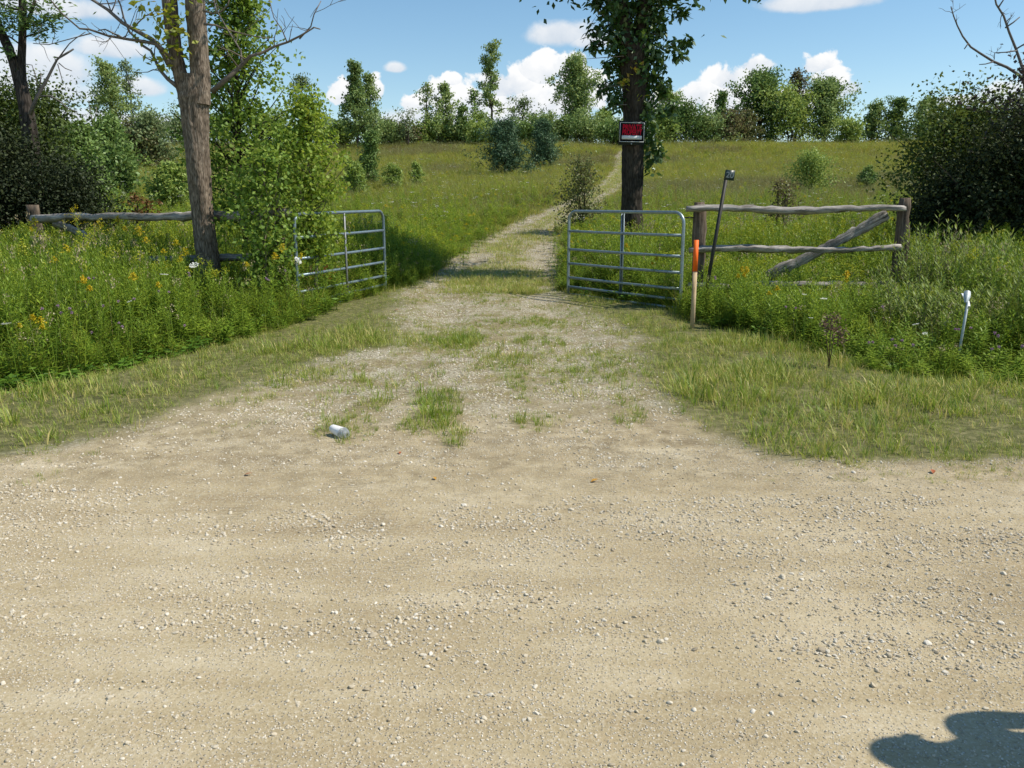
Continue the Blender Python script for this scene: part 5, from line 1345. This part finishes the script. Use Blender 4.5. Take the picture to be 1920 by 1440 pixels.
# hedge bushes along the crest
names = [(30,235,60,'M_bg3'),(80,240,60,'M_bg1'),(345,238,80,'M_bg4'),(425,232,90,'M_bg1'),(500,236,80,'M_bg2'),(600,236,66,'M_bg1'),(640,240,60,'M_bg2'),(722,240,60,'M_bg1'),(750,250,56,'M_bg5'),(790,248,54,'M_bg2'),(828,246,60,'M_bg1'),(868,250,60,'M_bg2'),
         (905,246,50,'M_bg2'),(938,240,50,'M_bg1'),(975,244,50,'M_bg3'),(1008,228,60,'M_bg1'),(1045,236,56,'M_bg3'),(1105,238,66,'M_bg1'),(1155,244,56,'M_bg3'),(1235,226,70,'M_bg2'),(1290,206,76,'M_bg3'),(1318,226,60,'M_bg1'),(1368,216,60,'M_bg5'),(1590,238,50,'M_bg2'),(1770,230,80,'M_bg3'),(1840,225,90,'M_bg1'),(-60,225,110,'M_bg1')]
where = ['at the far left skyline','on the left skyline beside the leaning trunk','behind the forked trunk','behind the aspen sapling, left half','behind the aspen sapling, right half','behind the yellow-green sapling','at the left foot of the conical tree','just right of the conical tree','brown-tinged, left of the twisted tree','between the twisted tree and the slender pair',
         'under the fuller slender tree','under the short dark conical tree','at the left foot of the tallest tree','at the right foot of the tallest tree','behind the wide pine','between the two pines','just right of the nearer pine','at the foot of the big oval tree','left behind the vine-hung trunk','right behind the vine-hung trunk','dark, right of the private property sign','left of the pointed tree','brown-tinged, right of the pointed tree','at the right foot of the large grove','behind the right thicket','behind the bronze-leaved tree','beyond the left edge']
for k, ((px, top, w, m), wh) in enumerate(zip(names, where)):
    D = 89 + (k*7) % 6
    sky_tree('skyline_bush', 'hedgerow bush on the skyline ' + wh, px, top, D, w*1.3, globals()[m], dome, 0.04, 50, 5, 28, 0.32, cat='bush', stems=3, seed=60+k, group='hedgerow bushes along the skyline')

# ------------------------------------------------------------------ single wild flowers near the camera
def place_tall(px, py, h):
    """flower head under the pixel: stand it inside the uncut growth"""
    x, y, z = gp(px, py, h); d = pix_dir(px, py)
    while y < float(front(x)) + 0.12 and y < 20: y += 0.05; x = d[0]/d[1]*y
    z = float(H(x, y)); return x, y, z, max(0.25, EYE + d[2]/d[1]*y - z)
def goldenrod(i, px, py, h, s, label, orange=False):
    x, y, z, h = place_tall(px, py, h)
    root = empty('goldenrod', (x, y, z), i*1.7); tag(root, label, 'flower', 'goldenrod plants blooming near the fences')
    S, Lv, path = forb_geo(h, 50, 0.10, 0.018); S2, Lv2, path2 = forb_geo(h*0.9, 44, 0.10, 0.018)
    o2 = np.array([0.07, 0.03, 0]); 
    mk('stem', *join([S, (S2[0]+o2, S2[1])]), M_forb, root)
    mk('foliage', *join([Lv, (Lv2[0]+o2, Lv2[1])]), M_forb, root)
    s = s*0.82; mk('flower_plume', *plume(path[-1], s, 220, 0.010), M_yel, root)
    mk('flower_plume', *plume(path2[-1]+o2, s*0.7, 150, 0.010), M_yel, root)
gl = [(160,392,1.35,.24,'tall goldenrod in full yellow bloom crossing the top rail at far left'),(62,408,1.2,.10,'orange-yellow goldenrod beside the left end post'),(118,460,1.05,.09,'goldenrod blooming below the diagonal brace of the left fence'),
      (256,425,1.15,.11,'goldenrod below the left rail, midway to the forked trunk'),(225,405,1.25,.09,'greenish goldenrod at the rail left of the forked trunk'),(312,450,1.0,.08,'small goldenrod low in front of the left fence near the trunk'),(335,465,.95,.09,'goldenrod close against the left side of the forked trunk'),
      (126,516,.95,.07,'lone orange goldenrod head low in the left weeds'),(272,512,.9,.08,'low goldenrod head in the weeds straight left of the trunk foot'),(498,474,1.05,.08,'orange-yellow goldenrod between the trunk and the left gate'),(535,458,1.1,.10,'bright orange-yellow goldenrod at the hinge end of the left gate'),
      (72,592,.75,.06,'low orange goldenrod, right one of two in the near left weeds'),(40,590,.75,.05,'low orange goldenrod, left one of two in the near left weeds'),(1402,500,.8,.07,'goldenrod in front of the second rail of the right fence'),(1375,498,.8,.06,'small goldenrod just right of the leaning number post'),
      (1590,505,.85,.07,'goldenrod in front of the right fence near its far post'),(1468,536,.7,.05,'short goldenrod by the lowest rail of the right fence'),(1240,480,.85,.05,'goldenrod standing behind the bars of the right gate'),(1160,455,.9,.06,'greenish goldenrod behind the centre brace of the right gate')]
for i, g_ in enumerate(gl): goldenrod(i, *g_)
def lace(i, px, py, h, r, label, tilt=0.2):
    x, y, z, h = place_tall(px, py, h); root = empty('wild_carrot', (x, y, z), i*1.3); tag(root, label, 'flower', 'wild carrot flowers in the near weeds')
    t = np.linspace(0, 1, 5); P = np.stack([0.04*t**2, 0.02*t, h*t], 1); mk('stem', *tube(P, np.linspace(.004, .002, 5), 5), M_forb, root)
    o = mk('flower_head', *umbel(np.zeros(3), r*0.85, 110), M_wht, root); o.location = P[-1]; o.rotation_euler = (tilt, 0, 0)
for i, g_ in enumerate([(355,498,.95,.05,'white wild carrot head at the left foot of the forked trunk',.5),(558,489,.95,.055,'large white wild carrot head by the hinge end of the left gate',.9),(316,515,.85,.04,'flat white wild carrot left of the trunk foot',.1),(20,606,.7,.045,'white wild carrot at the left edge of the near weeds',.2),
                        (238,565,.75,.025,'tiny white wild carrot in the middle of the left weeds',.3),(1540,561,.65,.035,'white wild carrot below the lowest rail of the right fence, right one',.1),(1514,553,.7,.025,'white wild carrot below the lowest right rail, left one',.1),(1528,596,.6,.025,'white wild carrot above the brown seed clump',.1),(1714,607,.5,.03,'white wild carrot left of the bent white marker',.3),(1724,625,.5,.025,'lower white wild carrot left of the bent white marker',.3)]): lace(i, *g_)
def knap(i, px, py, h, label):
    x, y, z, h = place_tall(px, py, h); root = empty('knapweed', (x, y, z), i*2.1); tag(root, label, 'flower', 'purple knapweed flowers in the near weeds')
    rg = np.random.default_rng(900+i); stems = []; heads = []
    for k in range(1 + (i % 3 != 0)):
        t = np.linspace(0, 1, 4); a = rg.random()*6.28; L = h*rg.uniform(.92, 1.0); P = np.stack([.07*np.cos(a)*t**2, .07*np.sin(a)*t**2, L*t], 1)
        stems.append(tube(P, np.linspace(.003, .0015, 4), 4, False)); m = 46
        A = rg.normal(size=(m, 3)) + [0, 0, 0.9]; heads.append(leaves(np.repeat(P[-1:], m, 0), A, 0.019*rg.uniform(.7, 1.1, m), 0.006, None, 0))
    mk('stem', *join(stems), M_forb, root); mk('flower_head', *join(heads), M_pur, root)
kn = [(45,506,'at far left below the fence end'),(92,574,'left pair of the near left weeds, left one'),(130,584,'largest one in the middle of the left weeds'),(178,572,'right of the pair in the left weeds'),(236,560,'brightest one midway to the trunk'),(180,518,'high in the left weeds under the rail'),
      (160,616,'low near the front of the left weeds'),(214,606,'low, toward the mown edge at left'),(310,546,'short way left of the trunk foot'),(356,606,'in front of the trunk, near the mown edge'),(366,508,'against the foot of the forked trunk'),(492,520,'between trunk and left gate'),
      (115,570,'small one between the near left pair'),(545,500,'beside the large white head near the left gate'),(1352,517,'by the foot of the leaning number post'),(1656,569,'high in the right weeds below the fence'),(1642,640,'leftmost of the low row at right'),(1664,645,'second of the low row at right'),
      (1682,634,'third of the low row at right'),(1702,640,'fourth of the low row at right'),(1788,614,'just left of the bent marker post'),(1832,612,'just right of the bent marker post'),(1862,620,'further right of the bent marker post'),(1872,648,'low at the right edge'),(1900,645,'last one at the right edge'),(1480,575,'pale one near the lowest right rail')]
for i, (px, py, wh) in enumerate(kn): knap(i, px, py, .78 if px < 600 else .55 if py > 590 else .66, 'purple knapweed ' + wh)
# brown seed clump
x, y, z = gp(1558, 640, .25); rg = np.random.default_rng(66)
root = empty('brown_seed_clump', (x, y, z)); tag(root, 'clump of dead brown seed heads at the front of the right weeds', 'plant')
mk('stem', *join([tube(np.array([(0, 0, 0), (.03*k, .02, .25), (.05*k, .03, .42)]), [.005, .004, .003], 4) for k in (-1, 0, 1)]), M_brn, root)
mk('seed_heads', *leafspray(np.array([(-.05, 0, .42), (0, 0, .36), (.06, 0, .34), (.02, 0, .46), (.08, 0, .27)]), 260, .035, .03, .02, 0, rg), M_brn, root)
# reddening vine on the left gate
x, y, z = gp(640, 545); root = empty('reddening_creeper', (x-0.02, 11.95, float(H(x, 11.95)))); tag(root, 'red-leaved creeper growing through the bars of the left gate', 'plant')
rg = np.random.default_rng(68)
mk('stem', *join([tube(np.array([(k*.1, 0, 0), (k*.14, .03, .25), (k*.2, .02, .5)]), [.004, .003, .002], 4) for k in (-1, 0, 1)]), M_brn, root)
mk('foliage', *leafspray(np.array([(0, 0, .4), (.1, 0, .45), (-.08, 0, .35), (.15, 0, .3), (-.15, 0, .5)]), 90, .09, .06, .035, .3, rg), M_redl, root)
# fallen leaves
def fallen(px, py, s, mat, label, rz):
    x, y, z = gp(px, py); n = 6
    t = np.linspace(0, 1, n); w = np.array([0.02, .5, .8, .7, .4, .02]); V = np.concatenate([np.stack([t-.5, w*.35, .10+.25*w*abs(math.sin(rz))], 1), np.stack([t-.5, 0*t, .05+.12*np.sin(t*3)], 1), np.stack([t-.5, -w*.35, .12+.2*w], 1)])*s
    Q = np.array([(i, i+1, n+i+1, n+i) for i in range(n-1)] + [(n+i, n+i+1, 2*n+i+1, 2*n+i) for i in range(n-1)])
    o = mk('fallen_leaf', V, Q, mat); o.location = (x, y, z+.004); o.rotation_euler = (0.15, -.2, rz); tag(o, label, 'leaf')
fallen(1115, 904, .05, M_fall, 'curled ochre fallen leaf on the bare dirt right of centre', .5)
fallen(815, 901, .035, M_fall, 'small orange fallen leaf on the dirt below the grass tufts', 2.)
fallen(1748, 888, .05, M_fallr, 'reddish-brown fallen leaf near the right road edge', 1.2)
fallen(466, 892, .05, M_fallr, 'dark brown fallen leaf on the dirt at left', .2)
fallen(750, 852, .03, M_fallr, 'tiny red fallen leaf under the grass patch with the cup', 1.4)
fallen(745, 583, .09, M_fallr, 'red-brown leaf litter by the free end of the left gate', .3)

# ------------------------------------------------------------------ bystander, whose shadow falls on the road
def bystander():
    root = empty('person', (2.42, 2.02, 0), R(75)); tag(root, 'person in navy t-shirt and grey trousers standing on the road, seen as a shadow', 'person')
    M_shirt = simple('navy_cotton', (0.05, 0.07, 0.14), 0.9, 0.1); M_skin = simple('skin', (0.50, 0.33, 0.25), 0.6, 0.3, 0, .06); M_tr = simple('grey_trousers', (0.10, 0.10, 0.11), 0.9, 0.1)
    ox, oy = 0.0, 0.0
    J = {'pel': (ox, oy-.02, .95), 'waist': (ox, oy-.02, 1.10), 'chest': (ox, oy-.03, 1.30), 'neck': (ox, oy-.01, 1.46), 'head': (ox, oy+.02, 1.57), 'crown': (ox, oy+.01, 1.66),
         'shl': (ox-.19, oy-.02, 1.41), 'ell': (ox-.205, oy-.03, 1.13), 'wrl': (ox-.19, oy+.05, .89), 'hal': (ox-.19, oy+.07, .82),
         'shr': (ox+.19, oy-.02, 1.41), 'elr': (ox+.205, oy-.03, 1.13), 'wrr': (ox+.19, oy+.05, .89), 'har': (ox+.19, oy+.07, .82),
         'hil': (ox-.10, oy-.02, .90), 'knl': (ox-.12, oy+.01, .50), 'anl': (ox-.13, oy-.03, .09), 'tol': (ox-.14, oy+.12, .035),
         'hir': (ox+.10, oy-.02, .90), 'knr': (ox+.12, oy+.01, .50), 'anr': (ox+.13, oy-.03, .09), 'tor': (ox+.14, oy+.12, .035)}
    rad = dict(pel=(.155, .11), waist=(.135, .10), chest=(.165, .115), neck=(.055, .055), head=(.075, .09), crown=(.062, .075), shl=(.065, .065), ell=(.042, .042), wrl=(.028, .024), hal=(.038, .018),
               shr=(.065, .065), elr=(.042, .042), wrr=(.028, .024), har=(.038, .018), hil=(.09, .09), knl=(.06, .06), anl=(.042, .042), tol=(.04, .028), hir=(.09, .09), knr=(.06, .06), anr=(.042, .042), tor=(.04, .028))
    E = [('pel', 'waist'), ('waist', 'chest'), ('chest', 'neck'), ('neck', 'head'), ('head', 'crown'), ('chest', 'shl'), ('shl', 'ell'), ('ell', 'wrl'), ('wrl', 'hal'), ('chest', 'shr'), ('shr', 'elr'), ('elr', 'wrr'), ('wrr', 'har'),
         ('pel', 'hil'), ('hil', 'knl'), ('knl', 'anl'), ('anl', 'tol'), ('pel', 'hir'), ('hir', 'knr'), ('knr', 'anr'), ('anr', 'tor')]
    verts = list(J.values()); names_ = list(J); edges = [(names_.index(a), names_.index(b)) for a, b in E]; rads = [rad[n] for n in names_]
    for s, h in ((-1, 'hal'), (1, 'har')):            # relaxed, slightly curled fingers
        hb = np.array(J[h]); hi = names_.index(h)
        for f in range(4):
            a = len(verts); L = (.034, .040, .037, .028)[f]; y0 = .026 - f*.017
            verts += [tuple(hb + [0, y0, -.035]), tuple(hb + [-s*.006, y0, -.035-L]), tuple(hb + [-s*.018, y0, -.035-L*1.75])]; rads += [(.010, .010), (.0085, .0085), (.007, .007)]
            edges += [(hi, a), (a, a+1), (a+1, a+2)]
        a = len(verts); verts += [tuple(hb + [-s*.010, .038, -.005]), tuple(hb + [-s*.020, .048, -.040])]; rads += [(.012, .012), (.009, .009)]; edges += [(hi, a), (a, a+1)]
    me = bpy.data.meshes.new('body'); me.from_pydata(verts, edges, []); o = bpy.data.objects.new('body', me); COL.objects.link(o)
    o.modifiers.new('skin', 'SKIN')
    sv = me.skin_vertices[0].data
    for i, r_ in enumerate(rads): sv[i].radius = r_; sv[i].use_root = (i == 0)
    o.modifiers.new('sub', 'SUBSURF').levels = 2
    dg = bpy.context.evaluated_depsgraph_get(); m2 = bpy.data.meshes.new_from_object(o.evaluated_get(dg)); bpy.data.objects.remove(o)
    for m in (M_skin, M_shirt, M_tr): m2.materials.append(m)
    for p in m2.polygons:
        c = p.center; p.use_smooth = True; arm = abs(c.x) > .165 and c.y > -.1
        p.material_index = 2 if (c.z < 0.97 and not arm) else (1 if (c.z > (1.2 if arm else .96) and c.z < 1.45) else 0)
    b = bpy.data.objects.new('body', m2); COL.objects.link(b); b.parent = root
    import bmesh
    def ball(name, c, s, m, lo=-9.0):
        bm = bmesh.new(); bmesh.ops.create_uvsphere(bm, u_segments=24, v_segments=16, radius=1)
        for v in bm.verts: v.co = Vector((v.co.x*s[0], v.co.y*s[1], max(v.co.z, lo)*s[2])) + Vector(c)
        me = bpy.data.meshes.new(name); bm.to_mesh(me); bm.free(); me.materials.append(m)
        q = bpy.data.objects.new(name, me); COL.objects.link(q); q.parent = root; return q
    ball('hair', (ox, oy-.015, 1.635), (.09, .105, .095), simple('brown_hair', (.06, .035, .02), .8, .2), -.45)
    ball('ponytail', (ox, oy-.075, 1.50), (.075, .05, .12), simple('brown_hair_tail', (.06, .035, .02), .8, .2))
    ball('nose', (ox, oy+.112, 1.565), (.014, .02, .022), M_skin)
    for s in (-1, 1):
        ball('ear', (ox+s*.088, oy+.02, 1.58), (.012, .022, .032), M_skin)
        ball('eye', (ox+s*.03, oy+.10, 1.595), (.012, .010, .010), simple('eye_white', (.7, .7, .68), .3, .5))
    ball('mouth', (ox, oy+.100, 1.525), (.024, .010, .006), simple('lips', (.42, .18, .15), .6, .3))
bystander()
